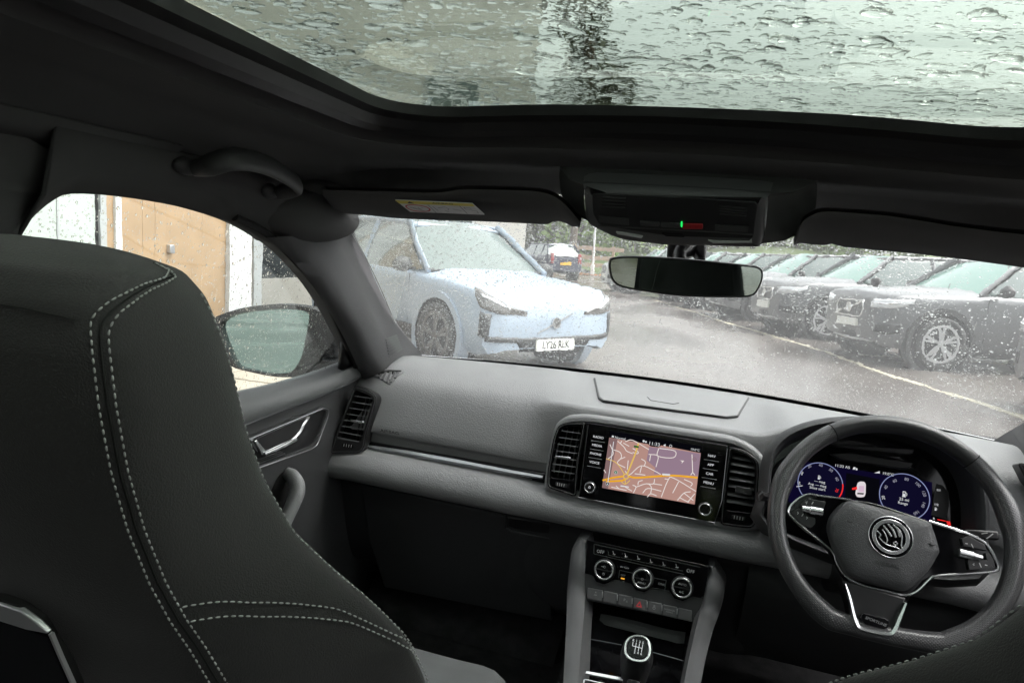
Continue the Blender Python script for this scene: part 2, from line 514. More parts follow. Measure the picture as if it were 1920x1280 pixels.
mb = MB().grid([r0, [p + Vector((0, 0, .014)) for p in r0], ]); 
fr1 = roof_ring(.412, .930, .105, 1.432, 1.432, .018); fr2 = roof_ring(.418, .936, .108, 1.420, 1.420, .018)
fr3 = roof_ring(.432, .952, .112, 1.426, 1.426, .018); fr4 = roof_ring(.440, .959, .114, 1.416, 1.416, .018); fr5 = roof_ring(.447, .968, .116, 1.428, 1.428, .018); fr6 = roof_ring(.47, .988, .118, 1.428, 1.428, .018)
mb.grid([r0, fr1]); mb.build('inner_frame', 'rubber', sr)
MB().grid([fr1, fr2, fr3, fr4, fr5, fr6]).build('track_frame', 'black', sr, smooth=60)

# headlining: one stretched shell
H1 = roof_ring(.468, .985, .13, 1.406, 1.406, .016)
H1b = roof_ring(.470, .987, .13, 1.432, 1.432, .016)
H2 = roof_ring(.482, .994, .135, 1.4035, 1.404, .015)
H3 = roof_ring(.535, 1.018, .15, 1.398, 1.398, .013)
H3b = roof_ring(.565, 1.034, .15, 1.386, 1.392)
H4 = roof_ring(.610, 1.07, .16, 1.352, 1.392)
H5 = roof_ring(.655, 1.13, .17, 1.318, 1.388, crown=.012)
mb = MB().grid([H1b, H1, H2, H3, H3b, H4, H5])
# front header from the headlining to the windscreen top
hd = []
n5 = len(H5)
front = [p for p in H5 if p.y > .95]
top = [wind(max(-1, min(1, p.x / .655)), 1.0, -.02) for p in front]
mb.grid([front, [lerp(a, b, .5) + Vector((0, 0, -.004)) for a, b in zip(front, top)], top])
headlining = mb.build('headlining', 'head', None, smooth=60, solid=0)
tag(headlining, 'dark cloth headlining stretched around the sunroof opening', 'ceiling')

# ---- left side: rail above the door window, pillars, seals
SIDE = [(30, 446), (38, 425), (60, 398), (95, 370), (130, 357), (210, 361), (300, 375), (370, 391), (430, 410), (472, 430), (505, 452), (545, 492), (580, 532), (612, 580), (640, 640), (662, 690)]
def side_x(z): return lerp(-.735, -.68, (z - .96) / .34)
def side_pt(u, v, off=0):
    # door glass plane leans inwards towards the roof
    n = Vector((1, 0, -.055 / .34)).normalized(); o = Vector((-.735 + off, 0, .96)); d = ray(u, v)
    return CAM + d * (n.dot(o - CAM) / n.dot(d))
win_edge = [side_pt(u, v, .03) for u, v in SIDE]
win_edge = smooth_pts(win_edge, 3)
rail_top = []
for p in win_edge:
    y = p.y
    x = interp(y, [.5, .95, 1.1, 1.25, 1.55], [-.61, -.61, -.618, -.63, -.66])
    z = interp(y, [.5, .95, 1.1, 1.25, 1.55], [1.352, 1.352, 1.335, 1.28, 1.08])
    rail_top.append(Vector((x, y, z)))
E1 = [i for i, p in enumerate(win_edge)]
mb = MB()
k0 = [i for i in E1 if i <= 30]
mid = [lerp(rail_top[i], win_edge[i], .55) + Vector((.012, 0, -.006)) for i in k0]
lip = [win_edge[i] + Vector((-.004, 0, .004)) for i in k0]
mb.grid([[rail_top[i] for i in k0], mid, [win_edge[i] for i in k0], [win_edge[i] + Vector((-.024, 0, .003)) for i in k0]])
# join the rail to the headlining side and close the area behind the window
mb.grid([[Vector((-.64, -.55, 1.33)), Vector((-.64, .1, 1.33)), Vector((-.64, .5, 1.33)), Vector((-.63, .72, 1.335))],
         [Vector((-.60, -.55, 1.36)), Vector((-.60, .1, 1.36)), Vector((-.60, .5, 1.36)), Vector((-.60, .72, 1.36))]])
rail = mb.build('roof_rail_trim', 'head', None, smooth=70, solid=.004)
tag(rail, 'dark cloth trim curving over the top of the left door window', 'trim')
# B pillar: dark upright behind the window
mb = MB()
bp = win_edge[:17]
rear = [Vector((-.655, .50 - .02 * i / 13, p.z + (.10 if i > 8 else .02) )) for i, p in enumerate(bp)]
nb = len(bp) - 1
mb.grid([[p + Vector((-.024, 0, 0)) for p in bp], bp, [lerp(p, Vector((-.63, .40, lerp(1.12, 1.375, i / nb))), .5) + Vector((.014, 0, 0)) for i, p in enumerate(bp)], [Vector((-.63, .40, lerp(1.12, 1.375, i / nb))) for i in range(nb + 1)], [Vector((-.63, -.2, lerp(1.12, 1.375, i / nb))) for i in range(nb + 1)]])
pp_ = [side_pt(u, v, .034) for u, v in [(-420, 250), (60, 280), (200, 300), (200, 350), (130, 355), (95, 368), (60, 396), (38, 423), (30, 448), (30, 640), (-420, 640)]]
mb.add(pp_ + [p + Vector((-.03, 0, 0)) for p in pp_], [tuple(range(11)), tuple(range(21, 10, -1))] + [(i, (i + 1) % 11, 11 + (i + 1) % 11, 11 + i) for i in range(11)])
bpil = mb.build('door_pillar', 'head', None, smooth=70)
tag(bpil, 'dark upright pillar behind the left door window', 'pillar')

# ---- left windscreen pillar with speaker grille
PO = [(500, 446), (548, 487), (598, 548), (640, 622), (672, 690), (690, 722)]
PI = [(636, 392), (652, 435), (676, 490), (706, 555), (738, 612), (784, 668)]
PM = [(570, 440), (604, 480), (640, 540), (676, 612), (702, 668), (726, 700)]
po = [side_pt(u, v, .045) for u, v in PO]
pi = []
for i, (u, v) in enumerate(PI):
    t = 1 - i / 5; pi.append(PY(u, v, lerp(1.655, 1.135, t)))
pm = []
for i, (u, v) in enumerate(PM):
    t = 1 - i / 5; pm.append(PY(u, v, lerp(1.44, 1.03, t)))
po, pi, pm = smooth_pts(po, 5), smooth_pts(pi, 5), smooth_pts(pm, 5)
mb = MB()
mb.grid([[p + Vector((-.05, .03, 0)) for p in po], po, [lerp(a, b, .5) + Vector((.006, -.006, 0)) for a, b in zip(po, pm)], pm, [lerp(a, b, .5) + Vector((.010, -.012, .006)) for a, b in zip(pm, pi)], pi, [p + Vector((0, .03, -.0)) for p in pi]])
ap = thing('windscreen_pillar', 'grey windscreen pillar trim with ribbed speaker grille left of the windscreen', 'pillar', pm[-1])
mb.build('pillar_trim', 'pillar', ap, smooth=70)
# speaker grille low on the pillar
_pl = [o for o in ap.children if o.name.startswith('pillar_trim')][0]
from mathutils.bvhtree import BVHTree
_bv = BVHTree.FromPolygons([v.co for v in _pl.data.vertices], [tuple(p.vertices) for p in _pl.data.polygons])
_h = _bv.ray_cast(CAM, ray(737, 648).normalized())
def on_pillar(u, v, off):
    h = _bv.ray_cast(CAM, ray(u, v).normalized())
    if h[0] is None: return PY(u, v, 1.475)
    n_ = h[1] if h[1].dot(ray(u, v)) < 0 else -h[1]
    return h[0] + n_ * off
quad = [(722, 634), (743, 627), (754, 656), (729, 671)]
def qp(a, b): return (lerp(lerp(quad[0][0], quad[1][0], a), lerp(quad[3][0], quad[2][0], a), b), lerp(lerp(quad[0][1], quad[1][1], a), lerp(quad[3][1], quad[2][1], a), b))
mb = MB().grid([[on_pillar(*qp(i / 5, j / 6), .0012) for i in range(6)] for j in range(7)]); sg = mb.build('speaker_grille', 'black', ap)
mb = MB()
for k in range(7):
    mb.tube([on_pillar(*qp(i / 5, (k + .5) / 7), .0016) for i in range(6)], .0008, 5)
tag(mb.build('grille_ribs', 'trim', sg), kind='stuff')
cb = MB(); cb.sphere(PY(574, 404, 1.07), (.072, .14, .047), 28, 14); cb.sphere(PY(612, 364, 1.12), (.06, .10, .028), 16, 8)
tag(cb.build('pillar_cap', 'head', None, smooth=80), 'rounded dark headlining end covering the top of the left windscreen pillar', 'trim')
# rubber seal along the window edge and dark mirror triangle
wl = [side_pt(u, v, .035) for u, v in SIDE[8:]]
MB().tube(smooth_pts([p + Vector((.004, .006, .004)) for p in wl], 4), .007, 8).build('window_seal', 'rubber', ap)

# ---- right side mirror image: plain shell closing the cabin (outside the frame except the far dash corner)
mb = MB()
rp = []
for q in po: rp.append(Vector((-q.x + .0, q.y, q.z)))
rpi = [Vector((-q.x, q.y, q.z)) for q in pi]; rpm = [Vector((-q.x, q.y, q.z)) for q in pm]
mb.grid([rp, rpm, rpi])
rpo = mb.build('windscreen_pillar', 'pillar', None, smooth=70, solid=.01)
tag(rpo, 'grey windscreen pillar trim beyond the steering wheel on the driver side', 'pillar')
mb = MB()
mb.box((.72, .70, .72), (.05, 1.9, .56)); mb.box((.74, .0, .72), (.05, 1.0, .56))
mb.box((.66, .2, 1.35), (.05, 2.0, .08)); mb.box((.70, .52, 1.15), (.05, .16, .4)); mb.box((.70, -.62, 1.15), (.05, .3, .4))
drv = mb.build('driver_door', 'trim', None)
tag(drv, 'dark driver door at the far right beside the steering wheel', 'door')
mb = MB()
mb.box((-.745, -.30, .72), (.05, 1.35, .56)); mb.box((-.68, -.62, 1.15), (.05, .3, .4))
rd = mb.build('rear_door', 'trim', None); tag(rd, 'dark rear door behind the passenger seat', 'door')
mb = MB(); mb.box((0, -1.35, .75), (1.5, .05, .75)); mb.box((0, -1.05, 1.40), (1.3, .9, .03)); mb.box((0, -.85, .55), (1.3, .5, .3)); mb.box((0, -1.15, .85), (1.3, .18, .6))
rs = mb.build('rear_bench', 'seat', None, bevel=.03)
for x_ in (-.36, .0, .36): MB().box((x_, -1.16, 1.24), (.26, .10, .20)).build('headrest', 'seat', rs, bevel=.03); tag(rs, 'dark rear bench seat behind the front seats', 'seat')
# floor and firewall
mb = MB(); mb.box((0, .6, .33), (1.5, 4.0, .04)); mb.box((0, 1.78, .60), (1.5, .05, .7)); mb.box((-.43, 1.50, .36), (.5, .34, .05), Matrix.Rotation(R(25), 3, 'X')); mb.box((0, .9, .40), (.26, 2.2, .16))
fl = mb.build('carpet_floor', 'carpet', None); tag(fl, kind='structure')

# ---- door window glass
DW0, DW1 = .40, 1.60
def dwin(a, b, o):
    z = lerp(.93, 1.33, b); y = lerp(DW0, DW1, a)
    return Vector((side_x(z) - o, y, z))
# =================================================================== PASSENGER DOOR
door = thing('passenger_door', 'charcoal passenger door with chrome lever handle and curved pull handle', 'door', (-.74, 1.05, .75))
gl = pane('window_glass', dwin, 30, 14, .004, 'glass', 'wet_side', door)
DX = -.735
def D(u, v, off=0): return PX(u, v, DX + off)
# rows of the door card from the glass line down, each (u,v,offset into cabin)
L0 = [(405, 745), (445, 737), (520, 721), (600, 698), (660, 676), (690, 668)]
L1 = [(405, 772), (448, 762), (520, 744), (600, 716), (660, 688), (692, 676)]
L2 = [(405, 806), (453, 791), (520, 766), (600, 737), (655, 713), (692, 692)]
L3 = [(405, 815), (453, 799), (520, 773), (600, 743), (655, 719), (692, 698)]
mb = MB()
rows = [[p + Vector((-.03, 0, -.004)) for p in [D(*q, .01) for q in L0]], [D(*q, .012) for q in L0], [D(*q, .035) for q in L1], [D(*q, .042) for q in L2], [D(*q, .034) for q in L3]]
mb.grid([smooth_pts(r, 4) for r in rows]); mb.build('upper_trim', 'door_top', door, smooth=60)
L4 = [(405, 905), (456, 885), (520, 860), (570, 838), (600, 815), (620, 800), (700, 760)]
card = MB()
L3c = [(405, 813), (453, 797), (520, 771), (600, 741), (640, 724), (665, 712), (700, 695)]
c1 = [D(*q, .026) for q in L3c]; c2 = [D(*q, .030) for q in L4]
L5 = [(405, 1300), (450, 1300), (520, 1290), (570, 1280), (640, 1260), (680, 1240), (760, 1220)]
c3 = [D(*q, .026) for q in L5]
card.grid([c1, [lerp(a, b, .5) for a, b in zip(c1, c2)], c2, [lerp(a, b, .33) + Vector((.0, 0, 0)) for a, b in zip(c2, c3)], [lerp(a, b, .66) for a, b in zip(c2, c3)], c3])
card.build('door_card', 'trim', door, smooth=50)
# thin bright bead below the upper trim
MB().tube(smooth_pts([D(*q, .036) for q in L3], 3), .0012, 6).build('trim_bead', 'chrome_dark', door)
DF = Frame((DX + .03, 1.2, .85), (0, 1, 0), (0, 0, 1))      # card plane, a = forward, b = up, normal +x
Z4 = lambda X, Y: (430 + X / 5.332, 720 + Y / 5.332)
bez = DF.abs([Z4(*p) for p in [(20, 590), (130, 545), (925, 218), (982, 240), (968, 330), (860, 610), (800, 655), (150, 888), (20, 935)]])
bezr = round_poly(bez, .008)
inn = DF.abs([Z4(*p) for p in [(20, 612), (135, 562), (915, 248), (950, 262), (938, 330), (835, 585), (790, 622), (160, 845), (20, 890)]])
innr = round_poly(inn, .006)
mb = MB(); mb.ring(DF, bezr, innr, -.004, .006)
bz = mb.build('handle_bezel', 'trim', door, bevel=.0015)
mb = MB(); mb.poly(DF, innr, .0005); mb.build('handle_recess', 'black', door)
mb = MB(); ed = bezr + [bezr[0]]; mb.tube([DF.p(a, b, .006) for a, b in inset(bezr, .0032)], .0009, 5, closed=True); mb.build('bezel_edge', 'chrome_dark', door)
# bowl behind the lever
bowl = DF.abs([Z4(*p) for p in [(205, 560), (300, 520), (770, 318), (745, 400), (712, 470), (640, 545), (500, 610), (300, 690)]])
br = sm2(bowl, 4, True)
ca = sum(p[0] for p in br) / len(br); cb = sum(p[1] for p in br) / len(br)
mb = MB(); rr = []
for k, (s_, c) in enumerate([(1.0, .003), (.93, .0025), (.8, -.004), (.55, -.010), (.25, -.013), (.02, -.0135)]):
    rr.append([DF.p(ca + (a - ca) * s_, cb + (b - cb) * s_, c) for a, b in br])
mb.grid(rr, closed=True); mb.build('handle_bowl', 'silver', door, smooth=80)
mb = MB(); q = [DF.ab(*Z4(*p)) for p in [(295, 692), (400, 650), (500, 602), (570, 562), (618, 543)]]
mb.tube([DF.p(a, b, .012) for a, b in q], [.0045, .005, .0052, .0048, .003], 10, flat=.7)
lev = mb.build('door_lever', 'chrome', door)
mb = MB(); mb.prism(DF, DF.abs([Z4(*p) for p in [(208, 560), (232, 548), (325, 660), (300, 700), (285, 700)]]), .002, .010); mb.build('lever_bracket', 'chrome', door, bevel=.001)
cp = DF.abs([Z4(*p) for p in [(20, 615), (130, 572), (185, 590), (245, 742), (140, 782), (20, 828)]])
mb = MB(); mb.prism(DF, cp, 0, .004); mb.build('decor_insert', 'chrome_dark', door, bevel=.001)
mb = MB()
for (p0, p1, w) in [((250, 805), (545, 690), .0016), ((255, 780), (520, 680), .0012), ((268, 760), (500, 668), .0009)]:
    mb.ribbon(DF, [DF.ab(*Z4(*p0)), DF.ab(*Z4(*p1))], w, .001, .0035)
tag(mb.build('recess_ribs', 'chrome_dark', door), kind='stuff')
# pull handle
Z8 = lambda X, Y: (420 + X / 3, 680 + Y / 3)
cl = [(352, 618), (385, 640), (408, 680), (410, 730), (385, 800), (350, 880), (315, 960), (275, 1050), (250, 1100)]
rad = [.012, .016, .018, .0185, .017, .0155, .015, .0145, .014]
off = [.004, .020, .034, .040, .040, .038, .034, .030, .02]
pts = [PX(*Z8(*c), DX + .03 + o) for c, o in zip(cl, off)]
pts = smooth_pts(pts, 4)
rr = [interp(i, [0, len(pts) - 1], [0, 8]) for i in range(len(pts))]
mb = MB().tube(pts, [interp(t, list(range(9)), rad) for t in rr], 14, flat=.75)
mb.build('pull_handle', 'dash', door, smooth=80)
dk = DF.abs([Z8(*p) for p in [(300, 640), (345, 610), (385, 640), (390, 720), (300, 930), (220, 1060), (130, 1060), (150, 900), (250, 740)]])
mb = MB(); mb.poly(DF, sm2(dk, 4, True), .0012); mb.build('pull_recess', 'matte', door)
# door pocket lip and speaker ring low down
pk = [PX(*Z8(*p), DX + .075) for p in [(300, 1045), (370, 1032), (450, 1035), (500, 1062), (530, 1110), (545, 1165), (540, 1240)]]
mb = MB(); pk = smooth_pts(pk, 5)
mb.grid([pk, [p + Vector((-.004, -.01, -.012)) for p in pk], [p + Vector((-.05, -.02, -.03)) for p in pk]])
mb.grid([pk, [p + Vector((-.045, .004, .004)) for p in pk]])
mb.tube(pk, .0022, 6); mb.build('door_pocket', 'trim', door, smooth=60)
SFm = Frame((DX + .03, 1.2, .6), (0, 1, 0), (0, 0, 1))
a0, b0 = SFm.ab(706, 1118)
mb = MB(); mb.annulus(SFm, a0 + .02, b0, .072, .080, 0, .010); mb.cyl(SFm, a0 + .02, b0, .072, 0, .003)
mb.build('door_speaker', 'black', door, smooth=50)
# dark triangle where the mirror is fixed, seen at the front of the glass
tri = [side_pt(u, v, .028) for u, v in [(640, 700), (648, 610), (664, 640), (690, 690), (690, 712)]]
mb = MB(); mb.add(tri, [tuple(range(5))]); mb.build('mirror_triangle', 'black', door, solid=.01)

# =================================================================== WING MIRROR (outside, passenger side)
wm = thing('wing_mirror', 'wet wing mirror with green tinted glass outside the passenger window', 'mirror', (-.98, 1.42, .98))
WF = Frame((-.98, 1.40, .98), Vector((1, -.10, 0)), (0, .03, 1))
Z7 = lambda X, Y: (X / 2.743, 320 + Y / 2.743)
ho = WF.abs([Z7(*p) for p in [(1095, 765), (1150, 735), (1260, 702), (1400, 686), (1520, 692), (1620, 712), (1690, 757), (1727, 825), (1712, 880), (1668, 935), (1640, 975), (1600, 1010), (1540, 1050), (1470, 1060), (1380, 1052), (1280, 1030), (1190, 1002), (1150, 930), (1110, 830)]])
ho = sm2(ho, 3, True)
mb = MB()
rows = []
for c, k in [(-.005, .985), (.004, 1.0), (-.03, 1.02), (-.08, .95), (-.12, .75), (-.14, .40), (-.145, .05)]:
    ca = sum(p[0] for p in ho) / len(ho); cb = sum(p[1] for p in ho) / len(ho)
    rows.append([WF.p(ca + (a - ca) * k, cb + (b - cb) * k, c) for a, b in ho])
gi = WF.abs([Z7(*p) for p in [(1140, 780), (1200, 742), (1300, 722), (1400, 712), (1500, 712), (1575, 722), (1592, 752), (1572, 860), (1552, 955), (1520, 1010), (1490, 1035), (1400, 1040), (1300, 1020), (1220, 998), (1170, 900), (1145, 830)]])
gi = sm2(gi, 3, True)
mb.grid(rows, closed=True)
# resample glass outline to the housing count by angle
def resample(pts, n, a0=None):
    P = [Vector(p) for p in pts] + [Vector(pts[0])]; cum = [0]
    for i in range(1, len(P)): cum.append(cum[-1] + (P[i] - P[i - 1]).length)
    out = []
    for k in range(n):
        s_ = cum[-1] * k / n
        for i in range(1, len(P)):
            if s_ <= cum[i]:
                q = P[i - 1].lerp(P[i], (s_ - cum[i - 1]) / max(1e-9, cum[i] - cum[i - 1])); out.append((q.x, q.y)); break
    return out
N = 72
hoR, giR = resample(ho, N), resample(gi, N)
M['mirror_body'] = mat('wet black mirror housing', (.010, .012, .013), .25, coat=.2, bump=(420, .55, 'voronoi'))
mb.ring(WF, hoR, giR, -.012, .004)
mb.build('housing', 'mirror_body', wm, smooth=60)
mb = MB(); mb.poly(WF, giR, -.004); mgl = mb.build('mirror_glass', 'mirror_tint', wm)
mb = MB(); st = WF.abs([Z7(*p) for p in [(1590, 975), (1640, 962), (1720, 975), (1735, 1015), (1730, 1062), (1600, 1062), (1480, 1062)]])
mb.prism(WF, st, -.06, 0); mb.prism(Frame((-.80, 1.43, .95)), [(-.12, -.03), (.07, -.03), (.07, .025), (-.12, .02)], -.05, .0)
mb.build('stalk', 'mirror_body', wm, bevel=.004)

# =================================================================== FRONT SEATS
# shape of one seat, centre x = 0, measured on the passenger seat whose centre is x = -.385
SC = -.385
ZS = [.46, .60, .72, .82, .90, .95, .985, 1.01, 1.04, 1.08, 1.12, 1.16, 1.19, 1.216, 1.233, 1.241]
RW = [.215, .215, .21, .195, .175, .158, .149, .143, .137, .133, .132, .131, .128, .120, .106, .085]   # rear face half width
RY = [.52, .485, .45, .415, .385, .362, .348, .336, .324, .310, .298, .290, .288, .292, .302, .318]      # rear face y
FW = [.25, .255, .258, .260, .258, .245, .220, .194, .166, .146, .135, .128, .120, .108, .094, .070]     # front edge half width
FY = [.60, .575, .555, .53, .505, .482, .462, .448, .434, .422, .412, .405, .400, .396, .388, .372]      # front edge y
def seat_ring(z):
    rw, ry, fw, fy = (interp(z, ZS, A) for A in (RW, RY, FW, FY))
    half = [(0, ry - .012), (rw * .35, ry - .0115), (rw * .7, ry - .008), (rw * .88, ry - .002), (rw * .97, ry + .006), (rw + .004 + (fw - rw) * .06, ry + .018),
            (lerp(rw, fw, .35) + .006, lerp(ry, fy, .40)), (lerp(rw, fw, .75) + .005, lerp(ry, fy, .78)), (fw, fy - .006), (fw - .004, fy + .004), (fw * .88, fy + .016), (fw * .6, fy + .022), (fw * .3, fy + .012), (0, fy + .008)]
    pts = [Vector((x, y, z)) for x, y in half]
    return pts + [Vector((-p.x, p.y, p.z)) for p in reversed(pts[1:-1])]
zs = []
for i in range(len(ZS) - 1):
    for k in range(3): zs.append(lerp(ZS[i], ZS[i + 1], k / 3))
zs.append(ZS[-1])
def seat_point(z, j):
    return seat_ring(z)[j]
seat = thing('front_seat', 'dark suede passenger seat with pale double stitching filling the left foreground', 'seat', (SC, .4, .3), group='front seats')
def SO(p): return Vector((p.x + SC, p.y, p.z))
mb = MB(); rows = [[SO(p) for p in seat_ring(z)] for z in zs]
top = rows[-1]; c = Vector((SC, .345, ZS[-1] + .005))
rows.append([lerp(p, c, .35) + Vector((0, 0, .004)) for p in top]); rows.append([lerp(p, c, .99) + Vector((0, 0, .002)) for p in top])
mb.grid(rows, closed=True, caps=True)
sb = mb.build('seat_back', 'seat', seat, smooth=75, sub=1)
# double seam on the rear corners: lines at ring index 3-5, both sides, plus the seam along the front edge and a curved branch on the side panel
def on_ring(z, f, side=1, lift=.0012):
    rg = seat_ring(z); n = 14
    i = int(math.floor(f)); t = f - i
    a, b = rg[i], rg[min(i + 1, n - 1)]; p = a.lerp(b, t)
    tn = (b - a).normalized(); nn = Vector((tn.y, -tn.x, 0)).normalized()
    p = p + nn * lift
    return SO(Vector((p.x * side, p.y, p.z)))
def zrow(z0, z1, f, side=1, n=40, fz=None):
    return [on_ring(lerp(z0, z1, k / n), f(lerp(z0, z1, k / n)) if callable(f) else f, side) for k in range(n + 1)]
for sd in (1, -1):
    for f0, z0 in ((3.85, 1.205), (4.42, 1.198)):
        f = lambda z, f0=f0, z0=z0: f0 + (8.6 - f0) * min(1, max(0, (z - z0) / (1.2375 - z0))) ** 2.2
        tag(stitches(zrow(1.2375, .50, f, sd, 220), .0034, .0018, .0007).build('stitching', 'stitch', seat, smooth=80), kind='stuff')
    tag(stitches(zrow(1.219, .50, 8.55, sd, 60), .0032, .0018, .0007).build('edge_stitching', 'stitch', seat, smooth=80), kind='stuff')
    mb = MB(); mb.tube([on_ring(z_, 4.13 + 4.4 * min(1, max(0, (z_ - 1.200) / .0375)) ** 2.2, sd, .0001) for z_ in [lerp(1.2375, .50, k / 120) for k in range(121)]], .0006, 6); mb.build('seam', 'matte', seat)
    for dz in (0, -.012):
        br = [on_ring(1.020 + dz - .085 * (t ** 2.0) + .004 * math.sin(3.1 * t), lerp(4.5, 8.4, t), sd) for t in [k / 30 for k in range(31)]]
        tag(stitches(br, .0034, .0018, .0007).build('branch_stitching', 'stitch', seat, smooth=80), kind='stuff')
# fold across the headrest back
mb = MB(); mb.tube([on_ring(1.208 + .006 * (1 - (f / 3.4) ** 2), f, s, .0004) for s, f in [(-1, q / 6) for q in range(20, 0, -1)] + [(1, q / 6) for q in range(0, 21)]], .0004, 6); mb.build('headrest_seam', 'matte', seat)
# pocket opening with a bright frame low on the back
PF = Frame((SC, .318, 1.0), (1, 0, 0), (0, -.30, .95))
mb = MB()
po_ = PF.abs([(-40, 1118), (0, 1118), (40, 1132), (80, 1160), (105, 1200), (130, 1240), (152, 1290), (-40, 1290)], .004)
fr_ = round_poly(po_, .004)
mb.prism(PF, [(a, b) for a, b in fr_], .0, .006); ph = mb.build('pocket_surround', 'matte', seat, bevel=.002)
mb = MB(); mb.prism(PF, PF.abs([(-40, 1128), (0, 1130), (40, 1143), (72, 1166), (92, 1186), (50, 1178), (0, 1162), (-40, 1150)], .007), .004, .008); mb.build('pocket_trim', 'silver', seat, bevel=.001)
mb = MB(); mb.prism(PF, PF.abs([(-40, 1163), (0, 1165), (50, 1180), (90, 1192), (132, 1290), (-40, 1290)], .007), .004, .0075); mb.build('pocket_panel', 'gloss', seat)
mb = MB(); mb.ribbon(PF, PF.abs([(94, 1188), (112, 1230), (140, 1292)], .009), .0022, .007, .0095); mb.build('pocket_edge', 'silver', seat)
# cushion
mb = MB(); rows = []
for y, hw, zt in [(.50, .24, .60), (.60, .25, .625), (.75, .255, .632), (.88, .25, .636), (.955, .24, .625), (.985, .225, .60), (.99, .21, .55)]:
    row = []
    for k in range(13):
        s_ = -1 + 2 * k / 12; row.append(Vector((SC + hw * s_, y - .02 * s_ * s_ * (y > .9), zt + .022 * (abs(s_) ** 3) - (.03 if abs(s_) > .99 else 0))))
    row.append(Vector((SC + hw + .004, y, .42))); row.insert(0, Vector((SC - hw - .004, y, .42))); rows.append(row)
rows.append([Vector((p.x, p.y - .01, .40)) for p in rows[-1]])
mb.grid(rows); mb.build('seat_cushion', 'cushion', seat, smooth=70, sub=1)
mb = MB(); mb.box((SC, .72, .40), (.44, .5, .06)); mb.build('seat_base', 'black', seat)
# driver seat: same kind, raised a little
d = seat.copy(); COL.objects.link(d); d.location = seat.location + Vector((.78, .0, .034))
d['label'] = 'dark suede driver seat of which only the shoulder edge shows, bottom right corner'
for ch in list(seat.children):
    if ch.name.startswith(('pocket',)): continue
    k_ = ch.copy(); COL.objects.link(k_); k_.parent = d; k_.matrix_parent_inverse = ch.matrix_parent_inverse.copy()

# =================================================================== GRAB HANDLE
gh = thing('grab_handle', 'dark curved grab handle under the left edge of the ceiling', 'handle', PX(450, 330, -.60))
cl = [(362, 318, -.598), (395, 309, -.572), (430, 299, -.556), (470, 301, -.552), (510, 314, -.554), (540, 332, -.560), (556, 346, -.568), (545, 354, -.580), (518, 364, -.600)]
pts = smooth_pts([PX(u, v, x) for u, v, x in cl], 5)
rr = [interp(i / (len(pts) - 1), [0, .12, .25, .5, .75, .9, 1], [.009, .0150, .0160, .0160, .0160, .0150, .010]) for i in range(len(pts))]
MB().tube(pts, rr, 14, flat=.55).build('grip', 'trim', gh, smooth=80)
mb = MB(); mb.sphere(pts[0] + Vector((-.01, 0, .004)), (.010, .024, .012)); mb.build('mount', 'trim', gh, smooth=80)
mb = MB(); mb.sphere(pts[-1] + Vector((-.012, .0, .004)), (.010, .020, .012)); mb.build('mount', 'trim', gh, smooth=80)
# =================================================================== DASHBOARD
dash = thing('dashboard', 'charcoal grained dashboard running the full width under the windscreen', 'dashboard', (0, 1.4, .9))
def sstep(a, b, x):
    t = min(1, max(0, (x - a) / (b - a))); return t * t * (3 - 2 * t)
SEC_P = [(1.93, .950), (1.835, .958), (1.75, .974), (1.62, .985), (1.50, .978), (1.425, .962), (1.39, .940), (1.362, .895), (1.340, .842), (1.350, .836), (1.352, .806), (1.335, .801), (1.305, .792), (1.285, .772), (1.282, .752), (1.295, .735), (1.325, .724), (1.345, .716), (1.375, .62), (1.415, .52), (1.47, .47), (1.62, .45)]
SEC_C = [(1.93, .950), (1.840, .958), (1.76, .967), (1.62, .968), (1.48, .966), (1.40, .964), (1.37, .958), (1.362, .90), (1.355, .842), (1.352, .836), (1.352, .806), (1.345, .798), (1.312, .792), (1.288, .774), (1.284, .754), (1.296, .737), (1.325, .726), (1.345, .716), (1.365, .62), (1.40, .52), (1.45, .47), (1.62, .45)]
SEC_D = [(1.93, .950), (1.840, .958), (1.75, .972), (1.62, .984), (1.50, .988), (1.42, .985), (1.39, .975), (1.40, .93), (1.40, .86), (1.40, .82), (1.38, .80), (1.345, .794), (1.312, .789), (1.290, .774), (1.286, .754), (1.300, .737), (1.335, .724), (1.36, .716), (1.385, .62), (1.42, .52), (1.47, .47), (1.62, .45)]
SEC_P, SEC_C, SEC_D = ([(p.x, p.y) for p in smooth_pts([(a, b, 0) for a, b in q], 3)] for q in (SEC_P, SEC_C, SEC_D))
def dash_sec(x):
    wc = sstep(-.30, -.20, x); wd = sstep(.17, .24, x); we = sstep(.52, .60, x)
    out = []
    for p, c, d in zip(SEC_P, SEC_C, SEC_D):
        y = lerp(lerp(p[0], c[0], wc), d[0], wd); z = lerp(lerp(p[1], c[1], wc), d[1], wd)
        y = lerp(y, p[0], we); z = lerp(z, p[1], we)
        back = min(1, max(0, (y - 1.42) / .42)) if z > .9 else 0
        y -= .215 * (x / .715) ** 2 * back
        e = sstep(-.64, -.735, x)        # round off towards the door
        z -= .020 * e * (1 if z > .85 else .3); y += .010 * e
        out.append(Vector((x, y, z)))
    return out
xs = [-.735 + .0148 * i for i in range(100)]
mb = MB(); rows = [dash_sec(x) for x in xs]
mb.grid(rows)
mb.add(rows[0], [tuple(range(len(rows[0])))]); mb.add(rows[-1], [tuple(range(len(rows[-1])))])
shell = mb.build('dash_shell', 'dash', dash, smooth=60)
